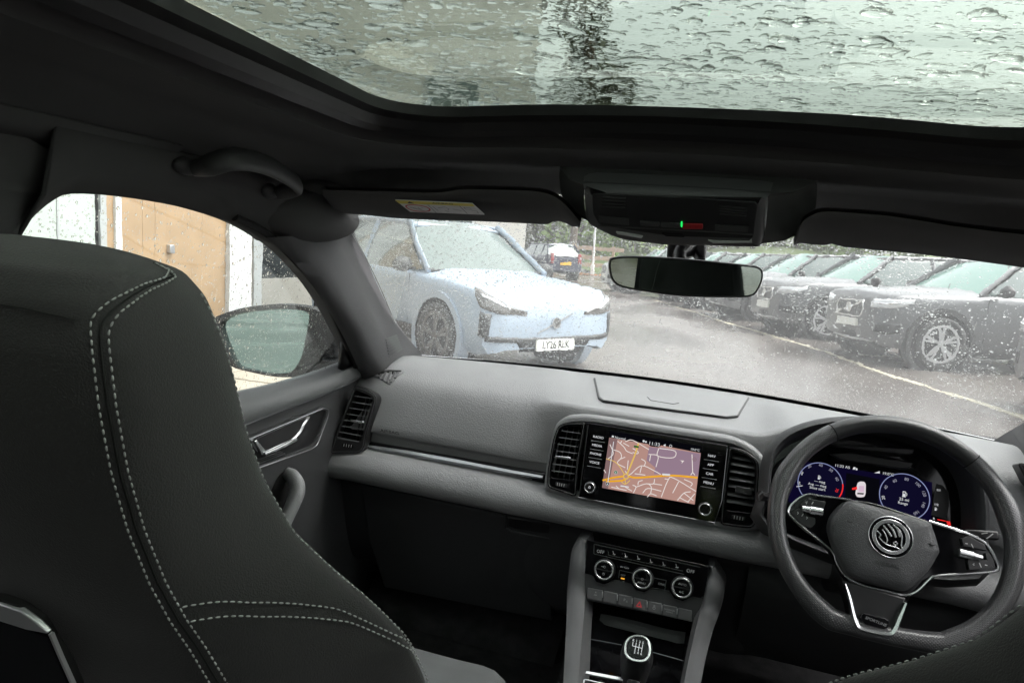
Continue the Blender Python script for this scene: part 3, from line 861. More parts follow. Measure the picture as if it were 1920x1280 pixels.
# lower part in harder darker plastic, 3 mm proud
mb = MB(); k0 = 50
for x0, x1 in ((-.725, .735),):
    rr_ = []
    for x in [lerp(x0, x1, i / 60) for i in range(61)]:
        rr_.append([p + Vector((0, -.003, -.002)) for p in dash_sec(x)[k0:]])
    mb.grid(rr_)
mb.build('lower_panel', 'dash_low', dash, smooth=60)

M['strip_metal'] = mat('brushed strip', (.30, .31, .32), .32, metal=1)
# chrome strip with gloss band in the recess
CF = tilt_frame((0, 1.340, .82), 0)
sa = CF.abs([(692, 833), (700, 831), (1021, 893)]); 
band = CF.abs([(686, 828), (1024, 888), (1024, 906), (700, 850), (690, 846)])
mb = MB(); mb.prism(CF, band, -.012, .002); mb.build('gloss_band', 'gloss', dash, bevel=.002)
ctr = [CF.ab(u, v) for u, v in [(693, 835), (705, 838), (760, 847), (860, 865), (960, 884), (1019, 893)]]
mb = MB(); prof = []
for i, (a, b) in enumerate(ctr):
    h = [.002, .0045, .0055, .0055, .005, .003][i]
    prof.append([CF.p(a, b + h, .004), CF.p(a, b + h * .2, .010), CF.p(a, b - h, .0085), CF.p(a, b - h * 1.1, .003)])
mb.grid(prof, closed=True, caps=True); mb.build('chrome_strip', 'strip_metal', dash, smooth=30)
mb = MB(); mb.tube([CF.p(*CF.ab(u, v), .004) for u, v in [(702, 846), (860, 873), (998, 897)]], .0011, 6); mb.build('fine_strip', 'chrome_dark', dash)
# AIRBAG on the passenger side: dark letters paint the shade of sunk moulding
AF = Frame((-.60, 1.358, .87), (1, 0, 0), (0, .45, .89))
a, b = AF.ab(731, 809); AFo = Frame(AF.p(a, b), (1, 0, 0), (0, .45, .89))
pz_ = dash_sec(AFo.o.x)
# find the shell point nearest to the frame origin and sit the letters on it
bj = min(range(len(pz_) - 1), key=lambda i: abs(pz_[i].z - AFo.o.z) + (9 if pz_[i].y > 1.42 else 0))
tdir = (pz_[bj] - pz_[bj + 1]).normalized()
d_ = ray(731, 809); nrm = Vector((1, 0, 0)).cross(tdir); o_ = pz_[bj]
hit = CAM + d_ * (nrm.dot(o_ - CAM) / nrm.dot(d_))
AFr = Frame(hit, (1, 0, 0), tdir)
text('AIRBAG', AFr, 0, 0, .0105, 'sunk_shade', dash, sx=1.25, c=.0012)

# glovebox lid with latch
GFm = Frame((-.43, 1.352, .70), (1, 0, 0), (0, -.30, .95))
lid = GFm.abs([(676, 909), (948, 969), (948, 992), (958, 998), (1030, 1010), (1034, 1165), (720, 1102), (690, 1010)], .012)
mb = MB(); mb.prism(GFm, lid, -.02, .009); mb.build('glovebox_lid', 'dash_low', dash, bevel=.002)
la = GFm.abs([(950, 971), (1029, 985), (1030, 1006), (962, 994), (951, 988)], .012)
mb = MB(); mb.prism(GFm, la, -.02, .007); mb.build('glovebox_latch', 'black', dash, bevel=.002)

# tray lid in the dash top
TF = Frame((0, 1.58, .9685), (1, 0, 0), (0, 1, 0))
tl = TF.abs([(1113, 709), (1405, 746), (1384, 781), (1362, 783), (1130, 752), (1122, 746)])
tlr = round_poly(tl, .006)
mb = MB(); mb.ring(TF, tlr, inset(tlr, .0035), -.004, .0022); mb.build('tray_groove', 'black', dash)
mb = MB(); mb.prism(TF, inset(tlr, .0030), -.004, .0030); ty = mb.build('tray_lid', 'dash', dash, bevel=.001)
q = TF.abs([(1214, 747), (1220, 753), (1262, 760), (1272, 758)]); mb = MB(); mb.ribbon(TF, q, .0022, .0026, .0038); mb.build('tray_notch', 'black', ty)

# demister grille at the left corner
Z5 = lambda X, Y: (640 + X / 6.4, 660 + Y / 6.4)
class ShellFrame:
    """x, y on the dash top, height above the moulded surface"""
    def z(s, x, y):
        q = dash_sec(x)[:24]; return interp(-y, [-p.y for p in q], [p.z for p in q])
    def p(s, a, b, c=0): return Vector((a, b, s.z(a, b) + c))
    def ab(s, u, v, c=0):
        h = SHELL_BV.ray_cast(CAM, ray(u, v).normalized())[0]; return (h.x, h.y)
    def abs(s, pts, c=0): return [s.ab(u, v, c) for u, v in pts]
SHELL_BV = BVHTree.FromPolygons([v.co for v in shell.data.vertices], [tuple(p.vertices) for p in shell.data.polygons])
DGF = ShellFrame()
dm = DGF.abs([Z5(*p) for p in [(385, 297), (480, 228), (560, 215), (735, 218), (755, 238), (600, 388), (575, 398), (540, 380)]])
dmr = round_poly(dm, .004)
mb = MB(); mb.ring(DGF, dmr, inset(dmr, .005), -.004, .0035); dg_ = mb.build('demister_grille', 'dash', dash, bevel=.001)
mb = MB(); mb.poly(DGF, inset(dmr, .004), .0025); mb.build('grille_well', 'matte', dg_)
for X0, Y0, X1, Y1 in [(480, 285, 445, 325), (535, 262, 490, 350), (590, 258, 545, 382), (645, 256, 590, 384), (690, 256, 640, 330)]:
    mb = MB(); mb.ribbon(DGF, DGF.abs([Z5(X0, Y0), Z5(X1, Y1)]),   .0065, .0023, .0050); mb.build('slat', 'rail', dg_, bevel=.001)

# ---- air vents
def vent(F, outer, inner, slats, tab, wheel, name, tab_mat, rim='black', edge=True, slat_d=.022, fins=()):
    """outline corners already in frame coordinates; slats = list of (left,right) end pairs"""
    o = round_poly(outer, .008); N = 64
    oR, iR = resample(o, N), resample(round_poly(inner, .005), N)
    mb = MB(); mb.ring(F, oR, iR, -.03, .004); v = mb.build(name, rim, dash, bevel=.001)
    mb = MB(); mb.poly(F, iR, -.028); mb.build('vent_well', 'matte', v)
    if edge:
        mb = MB(); mb.tube([F.p(a, b, .0042) for a, b in inset(oR, .0032)], .0012, 5, closed=True); mb.build('vent_edge', 'trim', v)
    for p, q in slats:
        mb = MB(); mb.ribbon(F, [p, q], .0016, -.007, .002); mb.build('slat', 'dash', v)
    for p, q in fins:
        mb = MB(); mb.ribbon(F, [p, q], .0015, -.027, -.018); mb.build('fin', 'dash_low', v)
    if tab:
        mb = MB(); mb.ribbon(F, tab[:2], tab[2], .000, .007); mb.build('thumb_tab', tab_mat, v, bevel=.0015)
    if wheel:
        mb = MB(); mb.ribbon(F, wheel[:2], .0085, -.001, .0055); w = mb.build('vent_wheel', 'rubber', v, bevel=.002)
        mb = MB()
        for k in range(4):
            t = .2 + .2 * k; a = lerp(wheel[0][0], wheel[1][0], t); b = lerp(wheel[0][1], wheel[1][1], t); mb.fbox(F, a - .0006, a + .0006, b - .003, b + .003, .005, .0061)
        mb.build('wheel_marks', 'dim_print', w)
    return v
V1F = Frame((-.69, 1.322, .86), (1, .10, 0), (0, .24, .97))
out1 = V1F.abs([Z5(*p) for p in [(165, 395), (300, 440), (395, 492), (432, 545), (425, 610), (300, 1020), (290, 1130), (235, 1212), (-118, 1212), (-128, 1195)]])
in1 = V1F.abs([Z5(*p) for p in [(178, 450), (340, 515), (385, 560), (380, 610), (235, 1080), (-100, 1030)]])
s1 = []
for L, Rr in [((165, 525), (385, 558)), ((135, 597), (370, 633)), ((100, 668), (348, 706)), ((68, 740), (330, 780)), ((38, 815), (305, 855)), ((8, 885), (285, 930)), ((-25, 955), (262, 1008)), ((-60, 1020), (240, 1082))]:
    s1.append((V1F.ab(*Z5(*L)), V1F.ab(*Z5(*Rr))))
f1 = [(V1F.ab(*Z5(*p), -.018), V1F.ab(*Z5(*q), -.018)) for p, q in [((300, 540), (165, 1060)), ((345, 550), (205, 1075))]]
t1 = (V1F.ab(*Z5(118, 818)), V1F.ab(*Z5(280, 845)), .006)
w1 = (V1F.ab(*Z5(15, 1110)), V1F.ab(*Z5(160, 1130)))
vent(V1F, out1, in1, s1, t1, w1, 'air_vent', 'chrome', fins=f1)

# centre housing: padded surround carrying two vents and the display
HF = tilt_frame((-.0135, 1.325, .871), 14)
Z1 = lambda X, Y: (1000 + X / 4, 740 + Y / 4)
hs_ = HF.abs([Z1(*p) for p in [(88, 690), (96, 560), (150, 270), (225, 175), (330, 152), (480, 160), (900, 225), (1300, 285), (1500, 320), (1640, 385), (1720, 470), (1738, 560), (1700, 960), (1640, 1012), (1380, 1000), (330, 780), (150, 730)]])
hsr = sm2(hs_, 3, True)
mb = MB(); ca = sum(p[0] for p in hsr) / len(hsr); cb = sum(p[1] for p in hsr) / len(hsr)
rows = []
for c, ins in [(-.11, -.010), (-.03, -.004), (-.006, -.001), (.0, .002), (.002, .006), (.002, .012)]:
    rows.append([HF.p(a, b + (.02 if c < -.1 else 0), c) for a, b in inset(hsr, ins)])
rows.append([HF.p(a, b, -.034) for a, b in inset(hsr, .0135)])
mb.grid(rows, closed=True); mb.build('centre_housing', 'dash', dash, smooth=60)
mb = MB(); mb.poly(HF, inset(hsr, .006), -.033); mb.build('housing_back', 'matte', dash, smooth=0)
o2 = HF.abs([Z1(*p) for p in [(186, 232), (240, 207), (398, 205), (372, 350), (338, 560), (326, 768), (106, 692), (108, 570), (150, 330)]], .004)
i2 = HF.abs([Z1(*p) for p in [(215, 262), (262, 235), (368, 238), (345, 330), (310, 600), (300, 640), (135, 618), (140, 540), (172, 360)]], .004)
s2 = [(HF.ab(*Z1(*p), .004), HF.ab(*Z1(*q), .004)) for p, q in [((212, 268), (362, 291)), ((195, 318), (352, 340)), ((182, 368), (340, 390)), ((172, 418), (335, 440)), ((158, 468), (325, 490)), ((146, 517), (318, 541)), ((136, 567), (310, 591))]]
f2 = [(HF.ab(*Z1(*p), -.014), HF.ab(*Z1(*q), -.014)) for p, q in [((255, 250), (180, 610)), ((300, 250), (225, 620)), ((340, 260), (268, 630))]]
HF2 = Frame(HF.p(0, 0, .004), HF.ex, HF.ey)
vent(HF2, o2, i2, s2, (HF.ab(*Z1(170, 464), .004), HF.ab(*Z1(282, 476), .004), .0055), (HF.ab(*Z1(168, 664), .004), HF.ab(*Z1(250, 680), .004)), 'air_vent', 'chrome', rim='gloss', fins=f2)
o3 = HF.abs([Z1(*p) for p in [(1464, 380), (1600, 422), (1684, 488), (1694, 560), (1668, 960), (1650, 994), (1600, 998), (1398, 972), (1408, 830), (1440, 560)]], .004)
i3 = HF.abs([Z1(*p) for p in [(1490, 425), (1590, 455), (1645, 500), (1660, 560), (1648, 885), (1445, 862), (1460, 640)]], .004)
s3 = [(HF.ab(*Z1(*p), .004), HF.ab(*Z1(*q), .004)) for p, q in [((1488, 470), (1640, 500)), ((1480, 525), (1660, 556)), ((1474, 580), (1660, 612)), ((1468, 635), (1655, 668)), ((1462, 690), (1655, 722)), ((1456, 748), (1650, 780)), ((1450, 805), (1648, 838))]]
v3 = vent(HF2, o3, i3, [], (HF.ab(*Z1(1515, 705), .004), HF.ab(*Z1(1640, 728), .004), .014), (HF.ab(*Z1(1485, 910), .004), HF.ab(*Z1(1590, 930), .004)), 'air_vent', 'trim', rim='gloss')
for p, q in s3:      # this vent is set with its slats tilted up: broad faces show
    mb = MB(); dirv = Vector((q[0] - p[0], q[1] - p[1])).normalized(); nn = Vector((-dirv.y, dirv.x)) * .0058
    P0, P1 = HF2.p(*p, .0), HF2.p(*q, .0); P2 = HF2.p(q[0] + nn.x, q[1] + nn.y, -.012); P3 = HF2.p(p[0] + nn.x, p[1] + nn.y, -.012)
    mb.add([P0, P1, P2, P3], [(0, 1, 2, 3)]); mb.build('slat', 'dash', v3, solid=.0015)
# right end vent, only its edge shows
V4F = Frame((.685, 1.33, .86), (1, -.1, 0), (0, .3, .95))
o4 = V4F.abs([(1905, 866), (1990, 880), (1985, 960), (1925, 905)]); i4 = inset(o4, .006)
vent(V4F, o4, i4, [], None, None, 'air_vent', 'trim')

# =================================================================== INFOTAINMENT DISPLAY
info = thing('infotainment_display', 'black touchscreen unit showing a pink road map between two centre vents', 'screen', (-.0135, 1.31, .87))
IF = Frame(HF.p(0, 0, .006), HF.ex, HF.ey)
bz_ = IF.abs([Z1(*p) for p in [(402, 207), (1458, 380), (1412, 800), (1362, 958), (342, 764), (372, 560)]])
mb = MB(); mb.prism(IF, round_poly(bz_, .003), -.02, .004); mb.build('bezel', 'gloss', info, bevel=.001)
IF = Frame(IF.p(0, 0, .004), IF.ex, IF.ey)
mb = MB(); mb.tube([IF.p(*IF.ab(*Z1(*p)), .0008) for p in [(338, 766), (470, 792), (900, 874), (1362, 958), (1415, 790), (1456, 400)]], .0008, 6); mb.tube([IF.p(*IF.ab(*Z1(*p)), .0008) for p in [(412, 225), (395, 350), (345, 750)]], .0007, 6); mb.build('bright_edge', 'chrome_dark', info)
mb = MB(); mb.ribbon(IF, IF.abs([Z1(560, 262), Z1(1270, 378)]), .0022, -.0005, .0004); mb.build('top_slot', 'matte', info)
M['map_base'] = emis('map land', (.72, .42, .36), .62)
M['map_zone'] = emis('map purple zone', (.47, .32, .42), .62)
M['map_road'] = emis('map street', (.95, .86, .82), .80)
M['map_main'] = emis('map trunk road', (1, .48, .02), .85)
M['map_yel'] = emis('map yellow road', (.9, .60, .15), .8)
M['map_dark'] = emis('map shade', (.40, .25, .25), .55)
M['map_green'] = emis('map green sign', (.02, .14, .02), .8)
M['lcd'] = emis('screen black', (.004, .004, .007), .6)
disp = MB().poly(IF, IF.abs([Z1(*p) for p in [(578, 270), (1262, 388), (1210, 822), (514, 697)]]), .0004).build('display', 'lcd', info, smooth=0)
MB().poly(IF, IF.abs([Z1(*p) for p in [(570, 320), (860, 368), (880, 385), (935, 392), (960, 378), (1256, 436), (1210, 820), (515, 695)]]), .0007).build('map_land', 'map_base', disp, smooth=0)
MB().poly(IF, IF.abs([Z1(*p) for p in [(868, 388), (930, 396), (960, 392), (1254, 440), (1236, 606), (1100, 600), (1040, 596), (905, 592), (915, 545), (850, 490)]]), .0009).build('map_zone', 'map_zone', disp, smooth=0)
MB().poly(IF, IF.abs([Z1(*p) for p in [(569, 322), (632, 333), (560, 705), (515, 695)]]), .0009).build('map_shade', 'map_dark', disp, smooth=0)
def roads(lst, w, m, name, c):
    mb = MB()
    for l in lst: mb.ribbon(IF, sm2(IF.abs([Z1(*p) for p in l]), 4) if len(l) > 2 else IF.abs([Z1(*p) for p in l]), w, c)
    return mb.build(name, m, disp, smooth=0)
k = .00026
roads([[(632, 345), (680, 390), (700, 420), (745, 440)], [(665, 345), (650, 365)], [(675, 360), (720, 385)], [(690, 350), (745, 340), (868, 410)], [(745, 400), (785, 425), (780, 440), (745, 430)],
       [(575, 370), (600, 440), (560, 480)], [(600, 410), (650, 430), (660, 470), (630, 510), (690, 545)], [(655, 480), (690, 465)], [(712, 490), (705, 560)], [(690, 570), (720, 600), (810, 530), (910, 570), (955, 595)],
       [(800, 585), (812, 535)], [(760, 590), (840, 600)], [(810, 480), (840, 500), (832, 535)], [(865, 445), (935, 458), (920, 540)], [(880, 450), (872, 495)], [(940, 400), (935, 458), (1050, 470), (1062, 420), (945, 400)],
       [(1190, 445), (1195, 580)], [(1195, 580), (1180, 600)], [(1195, 580), (1212, 600)], [(985, 628), (1010, 632)], [(960, 765), (1010, 640), (1050, 622), (1220, 722)], [(1090, 650), (1045, 735)], [(1130, 632), (1190, 660), (1180, 685)],
       [(745, 675), (770, 690), (750, 735)], [(770, 690), (850, 665), (885, 690), (880, 740)], [(820, 640), (790, 650), (785, 675)], [(910, 630), (900, 665), (850, 665)], [(900, 665), (965, 675)], [(820, 735), (860, 700), (960, 720)], [(855, 765), (880, 740), (925, 755)],
       [(1080, 790), (1130, 735), (1180, 725)], [(1130, 735), (1200, 790)], [(1100, 770), (1165, 805)], [(1160, 800), (1210, 740)], [(585, 690), (700, 715)], [(620, 680), (640, 700)], [(690, 690), (740, 720)], [(530, 560), (545, 585)]],
      .0016, 'map_road', 'streets', .0011)
roads([[(790, 362), (765, 440), (730, 530), (705, 590)]], .0030, 'map_yel', 'main_road', .0013)
roads([[(548, 478), (610, 500), (650, 540), (680, 590)], [(690, 625), (690, 670)], [(660, 650), (690, 668), (725, 640)]], .0016, 'map_yel', 'side_road', .0012)
roads([[(520, 640), (590, 622), (672, 610)], [(545, 648), (620, 645), (672, 640), (690, 625)], [(712, 608), (770, 620), (900, 612), (1050, 604), (1232, 620)]], .0034, 'map_main', 'trunk_road', .0014)
mb = MB(); a, b = IF.ab(*Z1(695, 610)); mb.annulus(IF, a, b, .0035, .0060, .0014, .0016, 20); mb.build('roundabout', 'map_yel', disp)
mb = MB(); mb.ribbon(IF, IF.abs([Z1(603, 350), Z1(560, 655)]), .0014, .0016); mb.build('scale_bar', 'white_print', disp, smooth=0)
mb = MB(); mb.prism(IF, IF.abs([Z1(755, 378), Z1(792, 384), Z1(790, 398), Z1(754, 392)]), .0014, .0017); mb.build('road_sign', 'map_green', disp)
mb = MB(); mb.prism(IF, IF.abs([Z1(968, 588), Z1(1026, 592), Z1(1025, 606), Z1(967, 602)]), .0014, .0017); mb.build('road_tag', 'white_print', disp); mb = MB(); mb.prism(IF, IF.abs([Z1(655, 676), Z1(718, 686), Z1(716, 694), Z1(654, 686)]), .0014, .0017); mb.build('road_tag', 'white_print', disp)
for (X, Y), mm in (((619, 580), 'map_green'), ((557, 666), 'matte')):
    a, b = IF.ab(*Z1(X, Y)); mb = MB(); mb.cyl(IF, a, b, .0036, .0012, .0016, 18); mb.build('map_pin', mm, disp)
    mb = MB(); mb.annulus(IF, a, b, .0031, .0036, .0016, .0018, 18); mb.prism(IF, [(a - .0015, b - .0015), (a + .0015, b - .0015), (a, b + .002)], .0016, .0018); mb.build('map_pin_mark', 'white_print', disp)
a, b = IF.ab(*Z1(1115, 500)); mb = MB(); mb.prism(IF, [(a - .004, b + .002), (a + .004, b + .0025), (a - .0005, b - .004), (a, b)], .0012, .0015); mb.build('arrow_mark', 'map_road', disp)
a, b = IF.ab(*Z1(1208, 482)); mb = MB(); mb.annulus(IF, a, b, .0032, .0039, .0012, .0015, 20); mb.annulus(IF, a, b, .0012, .0018, .0012, .0015, 14); mb.build('compass_ring', 'map_dark', disp)
IT = lambda s_, X, Y, sz, m='white_print', al='CENTER', sx=1.0, c=.0012, par=info: text(s_, IF, *IF.ab(*Z1(X, Y)), sz, m, par, align=al, c=c, sx=sx)
IT('Normal', 612, 318, .0068, al='LEFT', par=disp); IT('11:33', 907, 368, .0092, par=disp, sx=1.1); IT('19.0°C', 1213, 412, .0062, par=disp)
mb = MB(); a, b = IF.ab(*Z1(597, 311)); mb.prism(IF, [(a - .0025, b - .0018), (a + .0025, b - .0018), (a + .0017, b + .0016), (a - .0017, b + .0016)], .001, .0014)
a, b = IF.ab(*Z1(828, 346)); mb.cyl(IF, a, b, .0022, .001, .0014, 12); a, b = IF.ab(*Z1(845, 352)); mb.cyl(IF, a, b, .0018, .001, .0014, 12)
a, b = IF.ab(*Z1(985, 377)); mb.prism(IF, [(a - .0028, b), (a + .0018, b + .0026), (a + .0018, b - .0026)], .001, .0014); a, b = IF.ab(*Z1(1030, 383)); mb.annulus(IF, a, b, .0019, .0027, .001, .0014, 18); tag(mb.build('status_icons', 'white_print', disp), kind='stuff')
for s_, X, Y, l in [('RADIO', 488, 318, (435, 342, 535, 356)), ('MEDIA', 478, 380, (425, 404, 525, 420)), ('PHONE', 468, 443, (414, 467, 515, 484)), ('VOICE', 459, 507, (404, 531, 506, 549)),
                   ('NAV', 1338, 458, (1280, 483, 1391, 500)), ('APP', 1330, 525, (1271, 549, 1383, 568)), ('CAR', 1322, 592, (1263, 617, 1374, 635)), ('MENU', 1314, 660, (1254, 684, 1366, 703))]:
    IT(s_, X, Y, .0066, m='white_print', sx=1.05)
    mb = MB(); mb.ribbon(IF, IF.abs([Z1(*l[:2]), Z1(*l[2:])]), .0007, .0004); mb.build('touch_line', 'dim_print', info)
def knob(F, a, b, r, h, parent, name='knob', cap='gloss', ringm='chrome'):
    mb = MB(); mb.cyl(F, a, b, r * 1.12, 0, h * .35, 36, r2=r * 1.06); k_ = mb.build(name, 'black', parent, bevel=.0006)
    mb = MB(); mb.cyl(F, a, b, r, h * .3, h, 36, r2=r * .95); mb.build('knob_body', 'black', k_, bevel=.0006)
    mb = MB(); mb.annulus(F, a, b, r * .80, r * .96, h * .9, h * 1.08, 36); mb.build('knob_ring', ringm, k_, bevel=.0005)
    mb = MB(); mb.cyl(F, a, b, r * .80, h * .8, h * 1.0, 36); mb.build('knob_cap', cap, k_)
    return k_
kl = knob(IF, *IF.ab(*Z1(425, 694), .006), .0108, .012, info); a, b = IF.ab(*Z1(421, 692), .012)
mb = MB(); mb.annulus(IF, a, b, .0017, .0024, .0124, .0128, 16); mb.fbox(IF, a - .0003, a + .0003, b + .0005, b + .0028, .0124, .0128); mb.build('power_mark', 'white_print', kl)
knob(IF, *IF.ab(*Z1(1288, 856), .006), .0118, .012, info)

# =================================================================== INSTRUMENT CLUSTER
clu = thing('instrument_cluster', 'lit digital instrument cluster with two round dials behind the steering wheel', 'instrument', (.36, 1.33, .9))
ZS_ = lambda X, Y: (1420 + X / 5.189, 840 + Y / 5.189)          # cluster close-up
ZW = lambda X, Y: (1420 + X / 2.666, 760 + Y / 2.666)           # wheel close-up
BF = tilt_frame((.36, 1.265, .90), 22)
bo = BF.abs([(1442, 985), (1441, 930), (1446, 872), (1460, 838), (1495, 812), (1560, 795), (1650, 795), (1740, 818), (1798, 852), (1828, 895), (1840, 950), (1838, 1010), (1828, 1080), (1640, 1062)])
bor = sm2(bo, 3, True)
mb = MB(); rows = []
for c, ins in [(-.02, -.016), (.004, -.010), (.010, -.003), (.006, .002), (-.02, .004), (-.10, .012), (-.112, .03)]:
    rows.append([BF.p(a, b, c) for a, b in inset(bor, ins)])
mb.grid(rows, closed=True); hood = mb.build('instrument_hood', 'dash_low', clu, smooth=60)
KF = tilt_frame((.36, 1.335, .90), 22)
kb = KF.abs([(1441, 985), (1440, 930), (1444, 870), (1460, 832), (1495, 808), (1560, 793), (1650, 793), (1740, 816), (1800, 850), (1830, 895), (1842, 950), (1840, 1010), (1828, 1080), (1640, 1062)])
mb = MB(); mb.poly(KF, kb, 0); mb.build('cluster_panel', 'gloss', clu, smooth=0)
# upper black visor step inside the hood
mb = MB(); mb.prism(KF, KF.abs([ZS_(*p) for p in [(690, 60), (900, 50), (1500, 150), (1460, 200), (1380, 205), (800, 120)]]), .001, .012); mb.prism(KF, KF.abs([ZS_(*p) for p in [(700, -20), (1500, 20), (1480, 70), (1400, 75), (760, 5)]]), .001, .02); mb.build('inner_step', 'black', clu, bevel=.002)
M['dial_face'] = emis('dial face blue', (.006, .005, .026), .7)
M['dial_ring'] = emis('dial ring', (.28, .32, .55), .8)
M['blue_glow'] = emis('deep blue screen', (.006, .004, .030), .6)
M['red_print'] = emis('red dial marks', (.9, .03, .03), .9)
M['grey_print'] = emis('dim dial numbers', (.45, .45, .55), .7)
M['amber'] = emis('amber lamp', (1, .45, .05), .9)
sc_ = MB().poly(KF, KF.abs([ZS_(*p) for p in [(330, 105), (1700, 330), (1690, 760), (300, 520)]]), .0006).build('cluster_screen', 'blue_glow', clu, smooth=0)
def dial(X, Y, rX, nums, name):
    a, b = KF.ab(*ZS_(X, Y)); a2, b2 = KF.ab(*ZS_(X + rX, Y)); r = math.hypot(a2 - a, b2 - b)
    mb = MB(); mb.cyl(KF, a, b, r, .0008, .0012, 48); dl = mb.build(name, 'dial_face', clu, smooth=0)
    mb = MB(); mb.annulus(KF, a, b, r * .965, r * 1.0, .0012, .0018, 64); mb.build('dial_ring', 'dial_ring', dl)
    for s_, x, y, m in nums: text(s_, KF, *KF.ab(*ZS_(x, y)), .0072, m, dl, c=.0016, name='dial_number', rot=math.atan2(*reversed(Vector(KF.ab(*ZS_(x, y))) - Vector((a, b)))) - math.pi / 2)
    return dl, a, b, r
d1, a1, b1, r1 = dial(610, 345, 222, [('10', 405, 342, 'white_print'), ('20', 430, 243, 'white_print'), ('30', 505, 178, 'grey_print'), ('40', 615, 167, 'grey_print'), ('50', 714, 215, 'grey_print'), ('60', 772, 300, 'grey_print'), ('70', 770, 408, 'red_print')], 'rev_dial')
mb = MB()
pts = [(a1 + r1 * .985 * math.cos(t), b1 + r1 * .985 * math.sin(t)) for t in [R(10) - R(50) * i / 14 for i in range(15)]]
mb.ribbon(KF, pts, .0022, .0020); mb.build('red_line', 'red_print', d1)
mb = MB(); mb.ribbon(KF, KF.abs([ZS_(378, 374), ZS_(438, 364)]), .0012, .002); mb.build('needle', 'white_print', d1)
d2, a2, b2, r2 = dial(1428, 470, 248, [('20', 1225, 480, 'white_print'), ('40', 1250, 380, 'grey_print'), ('60', 1335, 318, 'grey_print'), ('80', 1450, 303, 'grey_print'), ('100', 1558, 352, 'grey_print'), ('120', 1618, 440, 'grey_print'), ('140', 1612, 548, 'grey_print'), ('160', 1545, 625, 'grey_print')], 'speed_dial')
KT = lambda s_, X, Y, sz, par, m='white_print', **kw: text(s_, KF, *KF.ab(*ZS_(X, Y)), sz, m, par, c=.0018, **kw)
KT('— mpg', 605, 325, .0062, d1); KT('Avg. — mpg', 580, 358, .0062, d1); KT('Since start', 583, 392, .0064, d1)
KT('11:33 A5', 825, 178, .0068, sc_, sx=1.05); KT('19.0°C', 1270, 252, .0068, sc_)
KT('25 mi', 1425, 500, .0072, d2); KT('Range', 1413, 535, .0066, d2)
def pump(X, Y, s_, par):
    a, b = KF.ab(*ZS_(X, Y)); mb = MB(); mb.ring(KF, [(a - .6 * s_, b - s_), (a + .35 * s_, b - s_), (a + .35 * s_, b + s_), (a - .6 * s_, b + s_)], [(a - .38 * s_, b + .05 * s_), (a + .13 * s_, b + .05 * s_), (a + .13 * s_, b + .7 * s_), (a - .38 * s_, b + .7 * s_)], .0018, .0021)
    mb.fbox(KF, a - .75 * s_, a + .5 * s_, b - 1.12 * s_, b - .95 * s_, .0018, .0021); mb.ribbon(KF, [(a + .45 * s_, b + .6 * s_), (a + .8 * s_, b + .3 * s_), (a + .8 * s_, b - .5 * s_), (a + .4 * s_, b - .5 * s_)], .2 * s_, .0019); mb.build('fuel_icon', 'white_print', par)
pump(600, 283, .0033, d1); pump(1428, 445, .0048, d2)
# plan view of a car with one door open
cx = [(975, 335), (1000, 322), (1040, 326), (1054, 350), (1052, 440), (1040, 472), (1000, 478), (965, 470), (952, 440), (965, 370)]
MB().poly(KF, KF.abs([ZS_(865, 240), ZS_(1190, 300), ZS_(1175, 550), ZS_(850, 480)]), .0009).build('info_panel', 'lcd', sc_, smooth=0)
M['car_icon'] = emis('car picture white', (.85, .78, .82), .85)
M['car_pink'] = emis('car picture roof', (.75, .55, .70), .85)
MB().prism(KF, round_poly(KF.abs([ZS_(*p) for p in cx]), .002), .001, .0014).build('car_picture', 'car_icon', sc_)
MB().poly(KF, KF.abs([ZS_(*p) for p in [(985, 365), (1038, 365), (1036, 425), (980, 425)]]), .0016).build('car_roof_picture', 'car_pink', sc_)
MB().poly(KF, KF.abs([ZS_(*p) for p in [(972, 432), (1036, 436), (1030, 450), (970, 446)]]), .0016).build('car_window_picture', 'lcd', sc_)
MB().poly(KF, KF.abs([ZS_(*p) for p in [(968, 372), (970, 402), (922, 404), (918, 388)]]), .0017).build('open_door_picture', 'red_print', sc_)
mb = MB(); mb.poly(KF, KF.abs([ZS_(1135, 240), ZS_(1190, 245), ZS_(1188, 222)]), .0015)
mb.poly(KF, KF.abs([ZS_(925, 205), ZS_(950, 208), ZS_(955, 185), ZS_(935, 183)]), .0015); mb.poly(KF, KF.abs([ZS_(955, 212), ZS_(972, 214), ZS_(972, 195), ZS_(958, 193)]), .0015); tag(mb.build('status_icons', 'white_print', sc_), kind='stuff')
# fuel scale on the right
fs = MB().poly(KF, KF.abs([ZS_(*p) for p in [(1740, 345), (1800, 360), (1860, 430), (1862, 560), (1840, 690), (1690, 650), (1715, 480)]]), .0007).build('fuel_scale', 'black', clu, smooth=0)
KT('1/1', 1760, 408, .0055, fs); KT('1/2', 1738, 548, .0055, fs); KT('R', 1715, 685, .0055, fs)
mb = MB(); mb.ribbon(KF, KF.abs([ZS_(1748, 692), ZS_(1828, 708)]), .0016, .002); mb.prism(KF, KF.abs([ZS_(1835, 706), ZS_(1872, 712), ZS_(1880, 752), ZS_(1848, 748)]), .0012, .002); mb.build('fuel_level', 'red_print', fs)
pump(1732, 590, .0024, fs)
# =================================================================== STEERING WHEEL
WFm = tilt_frame((.372, 1.165, .893), 26)
wheel = thing('steering_wheel', 'black perforated leather steering wheel with chrome spokes and round winged badge', 'steering wheel', WFm.o)
